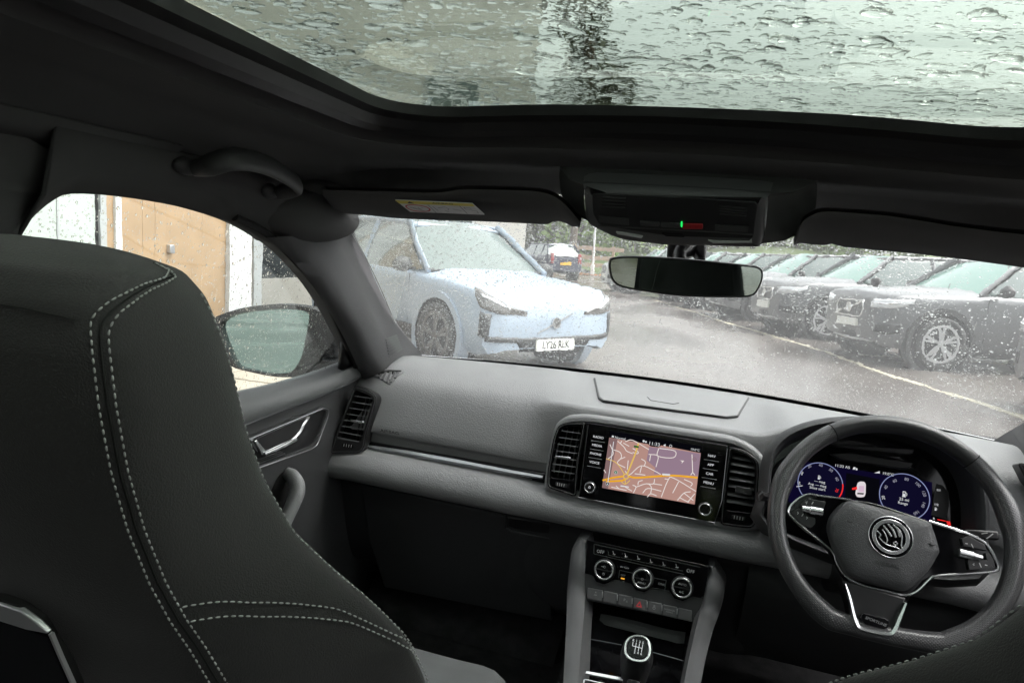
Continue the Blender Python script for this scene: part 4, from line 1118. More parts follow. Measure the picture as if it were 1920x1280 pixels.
# rim centre line in frame coordinates: circle with a flattened foot
def rim_pt(t):
    r = .1685; a, b = r * math.sin(t), r * math.cos(t)
    fl = -.150
    if b < fl: b = lerp(b, fl, .75)
    return a, b
NR = 160
rim_r = []
Rim = [rim_pt(2 * math.pi * i / NR) for i in range(NR)]
def rim_section(i):
    t = 2 * math.pi * i / NR; a, b = Rim[i % NR]
    a0, b0 = Rim[(i - 1) % NR]; a1, b1 = Rim[(i + 1) % NR]
    tx, ty = a1 - a0, b1 - b0; L = math.hypot(tx, ty); nx, ny = ty / L, -tx / L      # outward
    # thumb swells beside the spokes at ten-to-two height and at the foot
    deg = math.degrees(t) % 360
    sw = 0
    for c, w, k in ((72, 9, .18), (288, 9, .18), (148, 12, .22), (212, 12, .22)):
        d = abs((deg - c + 180) % 360 - 180); sw += k * math.exp(-(d / w) ** 2)
    ro = .0165 * (1 + sw * .3); rw = .0132 * (1 + sw)
    return a, b, nx, ny, ro, rw
def rim_part(i0, i1, name, m, seg=18):
    rows = []; uvs = []; acc = 0; prev = None
    for i in range(i0, i1 + 1):
        a, b, nx, ny, ro, rw = rim_section(i)
        if prev: acc += math.hypot(a - prev[0], b - prev[1])
        prev = (a, b); row = []; ur = []
        for k in range(seg + 1):
            ph = 2 * math.pi * k / seg
            w = rw * math.cos(ph); ww = w if w > 0 else w * (1.15)
            row.append(WFm.p(a + nx * ww, b + ny * ww, ro * math.sin(ph))); ur.append((acc, ph * .016))
        rows.append(row); uvs.append(ur)
    me = bpy.data.meshes.new(name); n = seg + 1
    vs = [tuple(p) for r in rows for p in r]; fs = []
    for i in range(len(rows) - 1):
        for j in range(seg): fs.append((i * n + j, i * n + j + 1, (i + 1) * n + j + 1, (i + 1) * n + j))
    me.from_pydata(vs, [], fs); me.update()
    uv = me.uv_layers.new(name='UVMap'); fl = [u for r in uvs for u in r]
    for lp in me.loops: uv.data[lp.index].uv = fl[lp.vertex_index]
    me.materials.append(M[m]); me.polygons.foreach_set('use_smooth', [True] * len(me.polygons))
    o = bpy.data.objects.new(name, me); COL.objects.link(o); adopt(o, wheel)
    return o
def perf_mat():
    m, t, n, b = new_mat('perforated leather')
    b.inputs['Roughness'].default_value = .30; b.inputs['Specular IOR Level'].default_value = .8
    uv = n.new('ShaderNodeUVMap'); mp = n.new('ShaderNodeMapping'); mp.inputs['Scale'].default_value = (1 / .0034, 1 / .0034, 1); mp.inputs['Rotation'].default_value = (0, 0, R(45))
    t.links.new(uv.outputs[0], mp.inputs[0])
    vo = n.new('ShaderNodeTexVoronoi'); vo.inputs['Randomness'].default_value = 0; vo.inputs['Scale'].default_value = 1; vo.voronoi_dimensions = '2D'
    t.links.new(mp.outputs[0], vo.inputs['Vector'])
    st = n.new('ShaderNodeMapRange'); st.inputs['From Min'].default_value = .17; st.inputs['From Max'].default_value = .30; t.links.new(vo.outputs['Distance'], st.inputs['Value'])
    mix = n.new('ShaderNodeMix'); mix.data_type = 'RGBA'; mix.inputs['A'].default_value = (.004, .004, .004, 1); mix.inputs['B'].default_value = (.055, .056, .058, 1)
    t.links.new(st.outputs[0], mix.inputs['Factor']); t.links.new(mix.outputs['Result'], b.inputs['Base Color'])
    bn = n.new('ShaderNodeBump'); bn.inputs['Strength'].default_value = .8; bn.inputs['Distance'].default_value = .0008
    t.links.new(st.outputs[0], bn.inputs['Height']); t.links.new(bn.outputs[0], b.inputs['Normal'])
    return m
M['perf'] = perf_mat()
M['leather'] = mat('smooth black leather', (.028, .029, .030), .36, bump=(700, .25, 'noise'), spec=.5)
M['pad'] = mat('airbag cover leather grain', (.060, .062, .064), .45, bump=(650, .5, 'noise'))
deg = lambda d: int(round(d / 360 * NR))
rim_part(deg(-34), deg(40), 'rim_top', 'leather')
rim_part(deg(40), deg(168), 'rim_grip', 'perf'); rim_part(deg(192), deg(326), 'rim_grip', 'perf')
rim_part(deg(168), deg(192), 'rim_foot', 'perf')
# stitching round the inside of the rim
ins = []
for i in range(NR + 1):
    a, b, nx, ny, ro, rw = rim_section(i); ins.append(WFm.p(a - nx * rw * 1.14, b - ny * rw * 1.14, ro * .15))
tag(stitches(ins, .0022, .0026, .0005).build('rim_stitching', 'stitch', wheel), kind='stuff')
for d_ in (-34, 40):
    i = deg(d_) % NR; a, b, nx, ny, ro, rw = rim_section(i)
    ring_ = [WFm.p(a + nx * (rw if math.cos(ph) > 0 else rw * 1.15) * 1.004 * math.cos(ph), b + ny * (rw if math.cos(ph) > 0 else rw * 1.15) * 1.004 * math.cos(ph), ro * 1.004 * math.sin(ph)) for ph in [2 * math.pi * k / 18 for k in range(18)]]
    mb = MB(); mb.tube(ring_, .0009, 5, closed=True); mb.build('rim_joint', 'matte', wheel)
# spokes: gloss plate, pad, trims. c = height of the feature above the wheel plane
def W(pts, c): return WFm.abs([ZW(*p) for p in pts], c)
pl = W([(150, 520), (172, 485), (250, 442), (470, 468), (600, 490), (860, 575), (1030, 630), (1150, 690), (1195, 770), (1208, 818), (1170, 832), (880, 852), (780, 935), (720, 945), (520, 897), (440, 850), (370, 722), (230, 600)], .004)
mb = MB(); mb.prism(WFm, sm2(pl, 3, True), -.030, .002); mb.build('spoke_plate', 'gloss', wheel, bevel=.003)
lo = W([(425, 870), (480, 1070), (520, 1110), (655, 1135), (688, 1115), (750, 960)], .012)
mb = MB(); mb.prism(WFm, lo, -.028, .010); mb.build('lower_spoke', 'black', wheel, bevel=.003)
pad = W([(395, 520), (468, 472), (600, 500), (850, 572), (885, 610), (918, 715), (910, 750), (858, 832), (768, 915), (700, 918), (520, 872), (440, 828), (368, 660), (362, 580)], .018)
padr = sm2(pad, 3, True)
mb = MB(); rows = []
for c, i_ in [(-.012, .0), (.004, -.001), (.014, .0015), (.019, .005), (.022, .012), (.024, .026), (.025, .045)]:
    rows.append([WFm.p(a, b, c) for a, b in (inset(padr, i_) if i_ < .01 else scale_poly(padr, i_))])
mb.grid(rows, closed=True); mb.add(rows[-1], [tuple(range(len(rows[-1])))])
padob = mb.build('airbag_cover', 'pad', wheel, smooth=60)
# winged badge
a, b = WFm.ab(*ZW(666, 656), .026)
mb = MB(); mb.annulus(WFm, a, b, .0262, .0302, .018, .0262, 48); bd = mb.build('badge', 'gloss', wheel, bevel=.001)
mb = MB(); mb.annulus(WFm, a, b, .0302, .0312, .018, .0272, 48); mb.annulus(WFm, a, b, .0208, .0262, .02, .0285, 48); mb.build('badge_ring', 'chrome', bd, bevel=.001)
mb = MB(); mb.cyl(WFm, a, b, .0215, .018, .0262, 40); mb.build('badge_face', 'gloss', bd)
u_ = lambda x, y: (a + (x - 666) * .000325, b - (y - 656) * .000325 - (x - 666) * .000325 * -.0)
mb = MB()
for l, w in [([(616, 668), (640, 690), (652, 680), (645, 655), (628, 628)], .0016), ([(632, 610), (650, 630), (668, 655)], .0026), ([(650, 600), (672, 622), (688, 655)], .0026), ([(672, 597), (694, 618), (704, 650)], .0026), ([(690, 605), (712, 640), (712, 690), (722, 702)], .0016), ([(618, 672), (650, 695), (690, 700), (722, 712)], .0016), ([(606, 640), (622, 655), (616, 668)], .0016)]:
    mb.ribbon(WFm, sm2([u_(*p) for p in l], 4), w, .0262, .0285)
mb.annulus(WFm, *u_(686, 683), .0017, .0032, .0262, .0285, 16)
mb.build('badge_emblem', 'chrome', bd, bevel=.0003)
text('AIRBAG', WFm, *WFm.ab(*ZW(648, 796), .023), .0088, 'sunk_shade', padob, c=.0252, sx=1.1, rot=-.02)
for X, Y in ((460, 580), (874, 694)):
    aa, bb = WFm.ab(*ZW(X, Y), .022); mb = MB(); mb.ribbon(WFm, sm2([(aa - .004, bb + .001), (aa, bb - .001), (aa + .004, bb + .0005)], 3), .0014, .0215, .0245); mb.build('horn_mark', 'sunk_shade', padob)
# chrome outline of the spokes
tr = [(860, 578), (1030, 632), (1120, 672), (1165, 715), (1195, 775), (1207, 812), (1180, 828), (1040, 840), (890, 852), (860, 868), (800, 925), (740, 945), (640, 925), (520, 895), (440, 848), (400, 790), (370, 722), (250, 625), (165, 545), (158, 518), (185, 482), (250, 444), (320, 452), (470, 470)]
tp = sm2(W(tr, .006), 5)
mb = MB(); mb.tube([WFm.p(a_, b_, .005) for a_, b_ in tp], .0021, 8, flat=.8); mb.build('spoke_trim', 'chrome', wheel)
# lower chrome V
vv = W([(440, 890), (462, 960), (492, 1078), (530, 1118), (655, 1142), (690, 1118), (715, 1060), (745, 985)], .018)
wd = [.003, .0055, .0075, .008, .0085, .0085, .0075, .004]
mb = MB(); rows = []
vs_ = sm2(vv, 5)
for i, p in enumerate(vs_):
    q0 = Vector(vs_[max(0, i - 1)]); q1 = Vector(vs_[min(len(vs_) - 1, i + 1)]); d_ = (q1 - q0).normalized(); nn = Vector((-d_.y, d_.x)); w = interp(i / (len(vs_) - 1) * 7, list(range(8)), wd) / 2
    P = Vector(p); rows.append([WFm.p(*(P + nn * w), .010), WFm.p(*(P + nn * w * .7), .0185), WFm.p(*(P - nn * w * .3), .0195), WFm.p(*(P - nn * w), .014), WFm.p(*(P - nn * w), .004)])
mb.grid(rows, closed=True, caps=True); mb.build('lower_trim', 'chrome', wheel, smooth=50)
bg_ = W([(525, 1035), (640, 1062), (660, 1072), (655, 1108), (640, 1118), (540, 1092), (515, 1060)], .017)
mb = MB(); mb.prism(WFm, round_poly(bg_, .003), .004, .0165); sbg = mb.build('foot_badge', 'gloss', wheel, bevel=.001)
text('SPORTLINE', WFm, *WFm.ab(*ZW(592, 1078), .017), .0056, 'silver', sbg, c=.0168, rot=-.16, sx=1.05, shear=.2)
# switch pods with rollers
def pod(keys, roller, marks):
    for poly_ in keys:
        mb = MB(); mb.prism(WFm, round_poly(W(poly_, .008), .002), .0, .0075); mb.build('switch_key', 'black', wheel, bevel=.001)
    (p0, p1, rr) = roller
    q0, q1 = WFm.ab(*ZW(*p0), .012), WFm.ab(*ZW(*p1), .012)
    mb = MB(); P0, P1 = WFm.p(*q0, .0095), WFm.p(*q1, .0095); L = [P0.lerp(P1, t) for t in (0, .03, .3, .36, .40, .97, 1)]
    mb.tube(L, [rr * .5, rr * .75, rr * .8, rr * .8, rr, rr, rr * .8], 20); mb.build('roller', 'chrome', wheel, smooth=40)
    mb = MB()
    for l in marks: mb.ribbon(WFm, W(l, .008), .0011, .0076, .0079)
    mb.build('switch_marks', 'dim_print', wheel)
pod([[(210, 500), (250, 462), (345, 480), (330, 520), (290, 520), (220, 512)], [(165, 535), (210, 512), (230, 530), (235, 548), (180, 555)], [(170, 540), (240, 552), (290, 560), (290, 590), (270, 610), (225, 595)]],
    ((222, 512), (330, 532), .0065), [[(272, 492), (280, 480)], [(222, 552), (230, 540)], [(240, 483), (250, 478), (244, 492)], [(200, 530), (206, 536), (200, 542)], [(245, 555), (252, 560), (245, 566)]])
pod([[(1020, 662), (1060, 650), (1140, 695), (1150, 725), (1120, 720), (1030, 700)], [(1140, 735), (1160, 735), (1185, 775), (1190, 812), (1150, 780)], [(1050, 768), (1150, 772), (1185, 812), (1060, 820)]],
    ((1128, 762), (1008, 732), .0065), [[(1070, 690), (1080, 712)], [(1110, 785), (1120, 808)], [(1040, 688), (1052, 690)], [(1085, 788), (1078, 793), (1085, 798)], [(1138, 795), (1150, 798)]])
# steering column, stalks
mb = MB(); mb.cyl(WFm, 0, -.01, .055, -.16, -.03, 28, r2=.05); mb.fbox(WFm, -.05, .05, -.10, .03, -.30, -.06); mb.build('column_shroud', 'black', wheel, bevel=.01)
mb = MB(); q0, q1 = WFm.ab(*ZW(1030, 640), -.05), WFm.ab(*ZW(1205, 650), -.05)
st_ = thing('wiper_stalk', 'black wiper stalk with white symbols behind the right of the steering wheel', 'stalk', WFm.p(*q0, -.05))
mb.ribbon(WFm, [q0, q1], .014, -.058, -.046); mb.build('stalk_arm', 'black', st_, bevel=.003)
mb = MB(); 
for l in ([(1120, 640), (1136, 637), (1150, 636)], [(1145, 665), (1165, 650), (1178, 640)], [(1090, 650), (1105, 655)]): mb.ribbon(WFm, WFm.abs([ZW(*p) for p in l], -.046), .0016, -.0458, -.0455)
mb.build('stalk_marks', 'dim_print', st_)
st2 = thing('indicator_stalk', 'short black indicator stalk at the left of the steering wheel', 'stalk', PY(1422, 930, 1.22))
mb = MB(); mb.tube([PY(1450, 935, 1.25), PY(1432, 931, 1.22), PY(1424, 929, 1.215)], [.006, .008, .009], 10); mb.build('stalk_arm', 'black', st2)
mb = MB(); mb.tube([PY(1430, 921, 1.212), PY(1423, 928, 1.208), PY(1424, 938, 1.208)], .0014, 6); mb.build('stalk_ring', 'chrome_dark', st2)
# knee panel below the column
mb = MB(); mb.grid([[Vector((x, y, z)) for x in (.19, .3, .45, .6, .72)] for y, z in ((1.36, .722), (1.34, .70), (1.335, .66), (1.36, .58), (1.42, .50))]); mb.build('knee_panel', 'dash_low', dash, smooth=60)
mb = MB(); ped = thing('pedal', 'dark pedal low in the driver footwell', 'pedal', (.25, 1.52, .5))
for x in (.20, .31, .42): pass
mb.box(PY(1520, 1195, 1.50), (.07, .02, .05)); mb.build('pedal_pad', 'black', ped, bevel=.004)

# =================================================================== CENTRE CONSOLE
con = thing('centre_console', 'black centre console with pale grained side rails below the heater panel', 'console', (0, 1.1, .5))
def rail_side(front_l, front_r, ys, depth, sgn, name):
    rows = []
    L = smooth_pts([PY(u, v, y) for (u, v), y in zip(front_l, ys)], 4); Rr = smooth_pts([PY(u, v, y) for (u, v), y in zip(front_r, ys)], 4)
    for l, r in zip(L, Rr):
        m = lerp(l, r, .5) + Vector((0, -.003, .003))
        ou, inn_ = (l, r) if sgn < 0 else (r, l)
        rows.append([ou + Vector((sgn * .01, depth, -.02)), ou + Vector((sgn * .002, .006, 0)), lerp(ou, inn_, .15) + Vector((0, -.001, 0)), m, lerp(ou, inn_, .85) + Vector((0, -.001, 0)), inn_ + Vector((0, .006, 0)), inn_ + Vector((0, depth, -.02))])
    mb = MB(); mb.grid(rows); top = rows[0]; mb.add(top, [tuple(range(len(top)))])
    return mb.build(name, 'rail', con, smooth=50)
ys = [1.272, 1.262, 1.245, 1.225, 1.16, 1.06, .98, .86]
rail_side([(1086, 1012), (1074, 1030), (1069, 1060), (1064, 1110), (1063, 1160), (1060, 1225), (1057, 1285), (1052, 1380)],
          [(1101, 1011), (1101, 1030), (1099, 1060), (1096, 1110), (1093, 1160), (1087, 1225), (1083, 1285), (1076, 1380)], ys, .12, -1, 'side_rail')
rail_side([(1329, 1062), (1328, 1078), (1324, 1100), (1315, 1140), (1306, 1175), (1292, 1235), (1281, 1290), (1262, 1390)],
          [(1337, 1062), (1349, 1085), (1356, 1112), (1347, 1150), (1334, 1185), (1320, 1240), (1310, 1290), (1290, 1390)], ys, .12, 1, 'side_rail')
mb = MB(); mb.grid([[Vector((x, y, z)) for x in (-.085, -.03, .03, .09)] for y, z in ((1.30, .63), (1.27, .595), (1.22, .575), (1.12, .565), (1.02, .56), (.9, .55), (.6, .54))]); mb.build('console_floor', 'gloss', con, smooth=60)
mb = MB(); mb.grid([[Vector((x, y, z)) for x in (-.095, .1)] for y, z in ((1.262, .66), (1.30, .635), (1.34, .60), (1.30, .565))]); mb.build('storage_back', 'gloss', con, smooth=40)
# curved shutter edge above the storage tray
sh = [PY(u, v, 1.235) for u, v in [(1122, 1170), (1150, 1175), (1200, 1187), (1250, 1200), (1283, 1206)]]
mb = MB(); sh = smooth_pts(sh, 4); n_ = len(sh)
mb.grid([[p + Vector((0, .02, .012)) for p in sh], [p + Vector((0, .002, .003 * math.sin(math.pi * i / (n_ - 1)))) for i, p in enumerate(sh)], [p + Vector((0, 0, -.004 * math.sin(math.pi * i / (n_ - 1)))) for i, p in enumerate(sh)], [p + Vector((0, .03, -.006)) for p in sh]]); mb.build('tray_edge', 'trim', con, smooth=50)
mb = MB(); mb.tube([PY(u, v, 1.18) for u, v in [(1106, 1197), (1165, 1208)]], .0007, 5); mb.tube([PY(u, v, 1.18) for u, v in [(1224, 1222), (1282, 1238)]], .0007, 5); mb.build('tray_line', 'chrome_dark', con)
mb = MB(); mb.tube([PY(u, v, 1.22) for u, v in [(1101, 1160), (1097, 1195)]], .0008, 5); mb.build('tray_line', 'chrome_dark', con)
# bright surround behind the gear lever
CFm = Frame((.0, .98, .595), (1, 0, 0), (0, .9, .35))
mb = MB(); mb.ribbon(CFm, CFm.abs([(1098, 1262), (1168, 1275)]), .006, 0, .004); mb.ribbon(CFm, CFm.abs([(1095, 1276), (1170, 1292)]), .003, 0, .005); mb.ribbon(CFm, CFm.abs([(1095, 1276), (1090, 1330)]), .003, 0, .005); mb.build('shifter_surround', 'chrome', con, bevel=.001)

# =================================================================== HEATER PANEL
clim = thing('climate_panel', 'gloss black heater panel with three chrome ringed knobs above a row of grey keys', 'control panel', (0, 1.25, .68))
KL = tilt_frame((0, 1.245, .675), 21)
Z3 = lambda X, Y: (1020 + X / 4.414, 990 + Y / 4.414)
cpn = KL.abs([Z3(*p) for p in [(356, 92), (1370, 312), (1318, 585), (1230, 565), (1150, 600), (1080, 580), (1035, 520), (900, 490), (830, 530), (760, 510), (720, 460), (590, 425), (500, 465), (430, 440), (400, 392), (335, 372)]])
mb = MB(); mb.prism(KL, [(a, b) for a, b in cpn], -.03, .001); pnl = mb.build('gloss_panel', 'gloss', clim, bevel=.001)
lowp = KL.abs([Z3(*p) for p in [(330, 360), (1330, 570), (1255, 780), (322, 590)]])
mb = MB(); mb.prism(KL, lowp, -.03, -.0015); mb.build('lower_fascia', 'trim', clim, bevel=.002)
mb = MB(); mb.tube([KL.p(*q, -.0005) for q in sm2(KL.abs([Z3(*p) for p in [(335, 374), (405, 395), (432, 444), (500, 470), (590, 428), (720, 463), (760, 514), (830, 534), (905, 494), (1035, 524), (1080, 584), (1150, 604), (1232, 568), (1318, 588)]]), 4)], .0016, 6); mb.build('panel_bead', 'trim', clim)
for (X, Y, top_, bot) in ((497, 345, '', ''), (813, 418, '', 'MENU'), (1142, 492, 'AUTO', 'A/C')):
    a, b = KL.ab(*Z3(X, Y), .016)
    k_ = knob(KL, a, b, .0187, .017, clim, ringm='chrome')
    mb = MB(); mb.fbox(KL, a - .0145, a + .0145, b - .0012, b + .0012, .0165, .0172); mb.build('knob_bar', 'black', k_)
    if bot: text(bot, KL, a, b - .0075, .0052, 'dim_print', k_, c=.0174)
    if top_: text(top_, KL, a, b + .006, .0052, 'dim_print', k_, c=.0174)
    if not top_:
        mb = MB(); mb.annulus(KL, a, b + (.006 if not bot else 0), .0016, .0022, .0172, .0176, 14)
        if not bot: mb.annulus(KL, a, b - .007, .0016, .0022, .0172, .0176, 14); mb.fbox(KL, a - .006, a - .002, b + .0055, b + .0063, .0172, .0176)
        mb.build('knob_icon', 'dim_print', k_)
KTx = lambda s_, X, Y, sz, m='dim_print', par=clim, c=.0013: text(s_, KL, *KL.ab(*Z3(X, Y)), sz, m, par, c=c)
KTx('OFF', 468, 193, .0085); KTx('OFF', 1213, 355, .0085); KTx('OFF', 654, 388, .0052, par=pnl); KTx('SYNC', 975, 462, .0052, par=pnl); KTx('Air Care', 667, 322, .0044, par=pnl)
mb = MB(); 
for l in [[(415, 130), (1293, 320)], [(533, 192), (533, 220), (630, 240)], [(637, 240), (733, 262)], [(738, 262), (836, 284)], [(842, 284), (940, 306)], [(945, 306), (1045, 328)], [(1050, 330), (1150, 352)], [(415, 210), (530, 237), (1160, 380)], [(415, 132), (413, 208)], [(626, 345), (740, 370)], [(626, 347), (618, 410)], [(895, 405), (1012, 430)], [(1012, 430), (1000, 505)]]:
    mb.ribbon(KL, KL.abs([Z3(*p) for p in l]), .0007, .0011, .0014)
mb.build('touch_lines', 'chrome_dark', clim)
mb = MB()
for X, Y in ((582, 203), (682, 222), (785, 240), (890, 268), (995, 292), (1103, 310)):
    a, b = KL.ab(*Z3(X, Y)); mb.ribbon(KL, [(a - .003, b + .003), (a - .001, b - .002), (a + .003, b - .002)], .0011, .0012, .0014); mb.ribbon(KL, [(a - .003, b - .0032), (a + .002, b - .0034)], .0008, .0012, .0014)
mb.build('heat_icons', 'dim_print', clim)
mb = MB(); a, b = KL.ab(*Z3(652, 414)); mb.fbox(KL, a - .0035, a + .0035, b - .0012, b + .0012, .001, .0018); mb.build('amber_lamp', 'amber', clim)
# seven keys
kx = [(360, 487, 490, 513), (492, 513, 612, 540), (614, 540, 735, 566), (737, 567, 858, 595), (860, 596, 980, 624), (982, 625, 1106, 652), (1108, 653, 1228, 680)]
M['key'] = mat('grey key plastic', (.125, .125, .128), .5, bump=(1100, .2, 'noise'))
M['red_icon'] = mat('red warning triangle print', (.62, .05, .06), .5, emit=((.6, .05, .06), .35))
for i, (x0, y0, x1, y1) in enumerate(kx):
    h = 92
    q = KL.abs([Z3(*p) for p in [(x0 + 3, y0 + 2), (x1 - 2, y1 - 1), (x1 - 6, y1 + h), (x0 - 3, y0 + h)]])
    mb = MB(); mb.prism(KL, q, -.01, .003); ky = mb.build('switch_key', 'key', clim, bevel=.0015)
    mx, my = (x0 + x1) / 2, (y0 + y1) / 2 + 38
    if i == 3:
        a, b = KL.ab(*Z3(mx - 8, my + 8)); mb = MB(); s_ = .0058
        mb.ring(KL, [(a - s_, b - .8 * s_), (a + s_, b - .8 * s_), (a, b + s_)], [(a - .55 * s_, b - .5 * s_), (a + .55 * s_, b - .5 * s_), (a, b + .5 * s_)], .003, .0035); mb.build('hazard_mark', 'red_icon', ky)
    elif i == 2: text('P', KL, *KL.ab(*Z3(mx - 8, my)), .007, 'dim_print', ky, c=.0034); text('Δ', KL, *KL.ab(*Z3(mx + 12, my + 12)), .0045, 'dim_print', ky, c=.0034)
    elif i == 5: text('PASSENGER', KL, *KL.ab(*Z3(mx - 4, my - 3)), .0037, 'dim_print', ky, c=.0034); text('AIRBAG', KL, *KL.ab(*Z3(mx - 6, my + 15)), .0037, 'dim_print', ky, c=.0034)
    elif i == 0: text('A', KL, *KL.ab(*Z3(mx + 6, my - 10)), .0042, 'dim_print', ky, c=.0034); text('OFF', KL, *KL.ab(*Z3(mx + 2, my + 12)), .0035, 'dim_print', ky, c=.0034)
    elif i == 4:
        a, b = KL.ab(*Z3(mx - 8, my + 5)); mb = MB(); mb.annulus(KL, a, b - .001, .0018, .0026, .003, .0034, 16); mb.annulus(KL, a, b + .003, .001, .0016, .003, .0034, 12); mb.build('lock_mark', 'dim_print', ky)
    if i < 6:
        mb = MB(); mb.ribbon(KL, KL.abs([Z3(x1 - 3, y1 + 10), Z3(x1 - 5, y1 + 58)]), .0018, .0, .0042); mb.build('key_divider', 'silver', clim, bevel=.0005)

# =================================================================== GEAR LEVER
gear = thing('gear_lever', 'black six speed gear lever with chrome ringed shift pattern cap', 'gear lever', (.02, 1.0, .6))
GC = PY(1195, 1216, 1.02)
GFr = Frame(GC, (1, 0, -.02), (0, .72, .69))
capo = GFr.abs([(1181, 1196), (1195, 1192), (1210, 1196), (1218, 1208), (1218, 1226), (1210, 1237), (1198, 1239), (1182, 1235), (1173, 1224), (1173, 1207)])
capr = sm2(capo, 4, True); capc = (sum(p[0] for p in capr) / len(capr), sum(p[1] for p in capr) / len(capr))
ax = [(0, 1.00, 0), (-.010, 1.22, 0), (-.026, 1.32, -.004), (-.050, 1.22, -.012), (-.075, 1.0, -.024), (-.10, .78, -.036), (-.13, .70, -.055)]
rows = []
for c, k_, db in ax:
    rows.append([GFr.p(capc[0] + (a - capc[0]) * k_, capc[1] + (b - capc[1]) * k_ + db, c) for a, b in capr])
mb = MB(); mb.grid(rows, closed=True, caps=True); mb.build('knob_body', 'leather', gear, smooth=80)
mb = MB(); mb.tube([GFr.p(a, b, .001) for a, b in capr], .0022, 8, closed=True); mb.build('cap_ring', 'chrome', gear)
mb = MB(); mb.prism(GFr, inset(capr, .001), -.004, .002, .9); cap = mb.build('shift_cap', 'gloss', gear, bevel=.001)
mb = MB(); gx = [-.0075, -.0025, .0025, .0075]
cc = (capc[0] - .0012, capc[1] + .002)
mb.ribbon(GFr, [(cc[0] - .0075, cc[1]), (cc[0] + .0075, cc[1])], .0009, .0022, .0026)
for i, x in enumerate(gx): mb.ribbon(GFr, [(cc[0] + x, cc[1] + .006), (cc[0] + x, cc[1] - (.006 if i else 0))], .0009, .0022, .0026)
mb.build('shift_pattern', 'white_print', cap)
for s_, x, y in (('R', gx[0], .0085), ('1', gx[1], .0085), ('3', gx[2], .0085), ('5', gx[3], .0085), ('2', gx[1], -.0085), ('4', gx[2], -.0085), ('6', gx[3], -.0085)):
    text(s_, GFr, cc[0] + x, cc[1] + y, .0052, 'white_print', cap, c=.0023, ext=.0002)
bt = PY(1188, 1284, .975); BFr = Frame(bt, (1, 0, 0), (0, .5, .86))
mb = MB(); mb.prism(BFr, round_poly([(-.012, -.012), (.012, -.012), (.010, .007), (-.010, .007)], .004), -.01, .004); mb.build('boot_clip', 'gloss', gear, bevel=.002)
mb = MB(); mb.prism(BFr, [(-.003, 0), (.004, .003), (.004, 0)], .004, .0045); mb.build('clip_mark', 'white_print', gear)

# =================================================================== REAR VIEW MIRROR
rv = thing('rear_view_mirror', 'frameless dark rear view mirror hanging under the overhead console', 'mirror', (.01, 1.12, 1.255))
Z6 = lambda X, Y: (1040 + X / 4.174, 320 + Y / 4.174)
RF = Frame((.01, 1.12, 1.255), (1, .25, .0), (0, -.04, 1))
rm = RF.abs([Z6(*p) for p in [(428, 760), (432, 705), (460, 682), (620, 672), (1000, 690), (1500, 740), (1590, 755), (1622, 790), (1618, 860), (1580, 940), (1535, 978), (1400, 988), (1000, 978), (700, 940), (520, 905), (450, 850)]])
rmr = sm2(rm, 4, True)
rows = []
for c, k_ in [(.003, -.0), (.0, -.0012), (-.006, -.001), (-.022, .006), (-.032, .018), (-.034, .03)]:
    rows.append([RF.p(a, b, c) for a, b in (inset(rmr, k_) if k_ < .008 else scale_poly(rmr, k_))])
mb = MB(); mb.grid(rows, closed=True); mb.add(rows[-1], [tuple(range(len(rows[-1])))]); mb.build('mirror_shell', 'black', rv, smooth=60)
mb = MB(); mb.ring(RF, resample(rmr, 90), resample(inset(rmr, .0022), 90), .001, .0042); mb.build('mirror_rim', 'black', rv)
mb = MB(); mb.poly(RF, resample(inset(rmr, .002), 90), .0034); mb.build('mirror_glass', 'mirror_dim', rv, smooth=0)
mb = MB(); mb.tube([RF.p(.0, .0, -.03), RF.p(.0, .03, -.06), PY(1288, 465, 1.2), PY(1290, 445, 1.22)], [.014, .013, .022, .026], 14, flat=.9); mb.build('mirror_arm', 'black', rv, smooth=70)
sf = Frame(PY(1290, 470, 1.19), (1, 0, 0), (0, .5, .86)); sfp = sf.abs([(1252, 452), (1327, 452), (1322, 486), (1310, 484), (1298, 462), (1276, 462), (1262, 486), (1250, 484)])
mb = MB(); mb.prism(sf, sfp, -.03, .004); mb.build('sensor_cover', 'trim', rv, bevel=.004)

# =================================================================== OVERHEAD CONSOLE
oc = thing('overhead_console', 'dark overhead console with red button and small green light above the mirror', 'console', (0, 1.0, 1.36))
OF = Frame((-.008, 1.0, 1.345), (1, 0, 0), (0, -.62, .78))
oo = OF.abs([Z6(*p) for p in [(242, 155), (262, 128), (300, 122), (1000, 152), (1600, 192), (1640, 210), (1648, 260), (1632, 460), (1612, 555), (1560, 574), (1200, 565), (900, 560), (740, 545), (520, 512), (330, 428), (262, 375), (244, 260)]])
oor = sm2(oo, 3, True)
rows = []
for c, k_ in [(-.03, -.004), (-.004, -.002), (.006, .0), (.010, .003), (.011, .008)]:
    rows.append([OF.p(a, b, c) for a, b in inset(oor, k_)])
mb = MB(); mb.grid(rows, closed=True); mb.add(rows[-1], [tuple(range(len(rows[-1])))]); mb.build('console_body', 'rail', oc, smooth=55)
inner = OF.abs([Z6(*p) for p in [(292, 175), (1000, 205), (1590, 245), (1555, 530), (900, 510), (350, 425), (300, 330)]], .011)
mb = MB(); mb.prism(OF, round_poly(inner, .006), .008, .0125); mb.build('inset_panel', 'black', oc, bevel=.001)
mb = MB(); mb.tube([OF.p(a, b, .012) for a, b in OF.abs([Z6(*p) for p in [(340, 430), (740, 452), (1240, 478), (1555, 500)]], .012)], .0012, 6); mb.build('panel_bead', 'trim', oc)
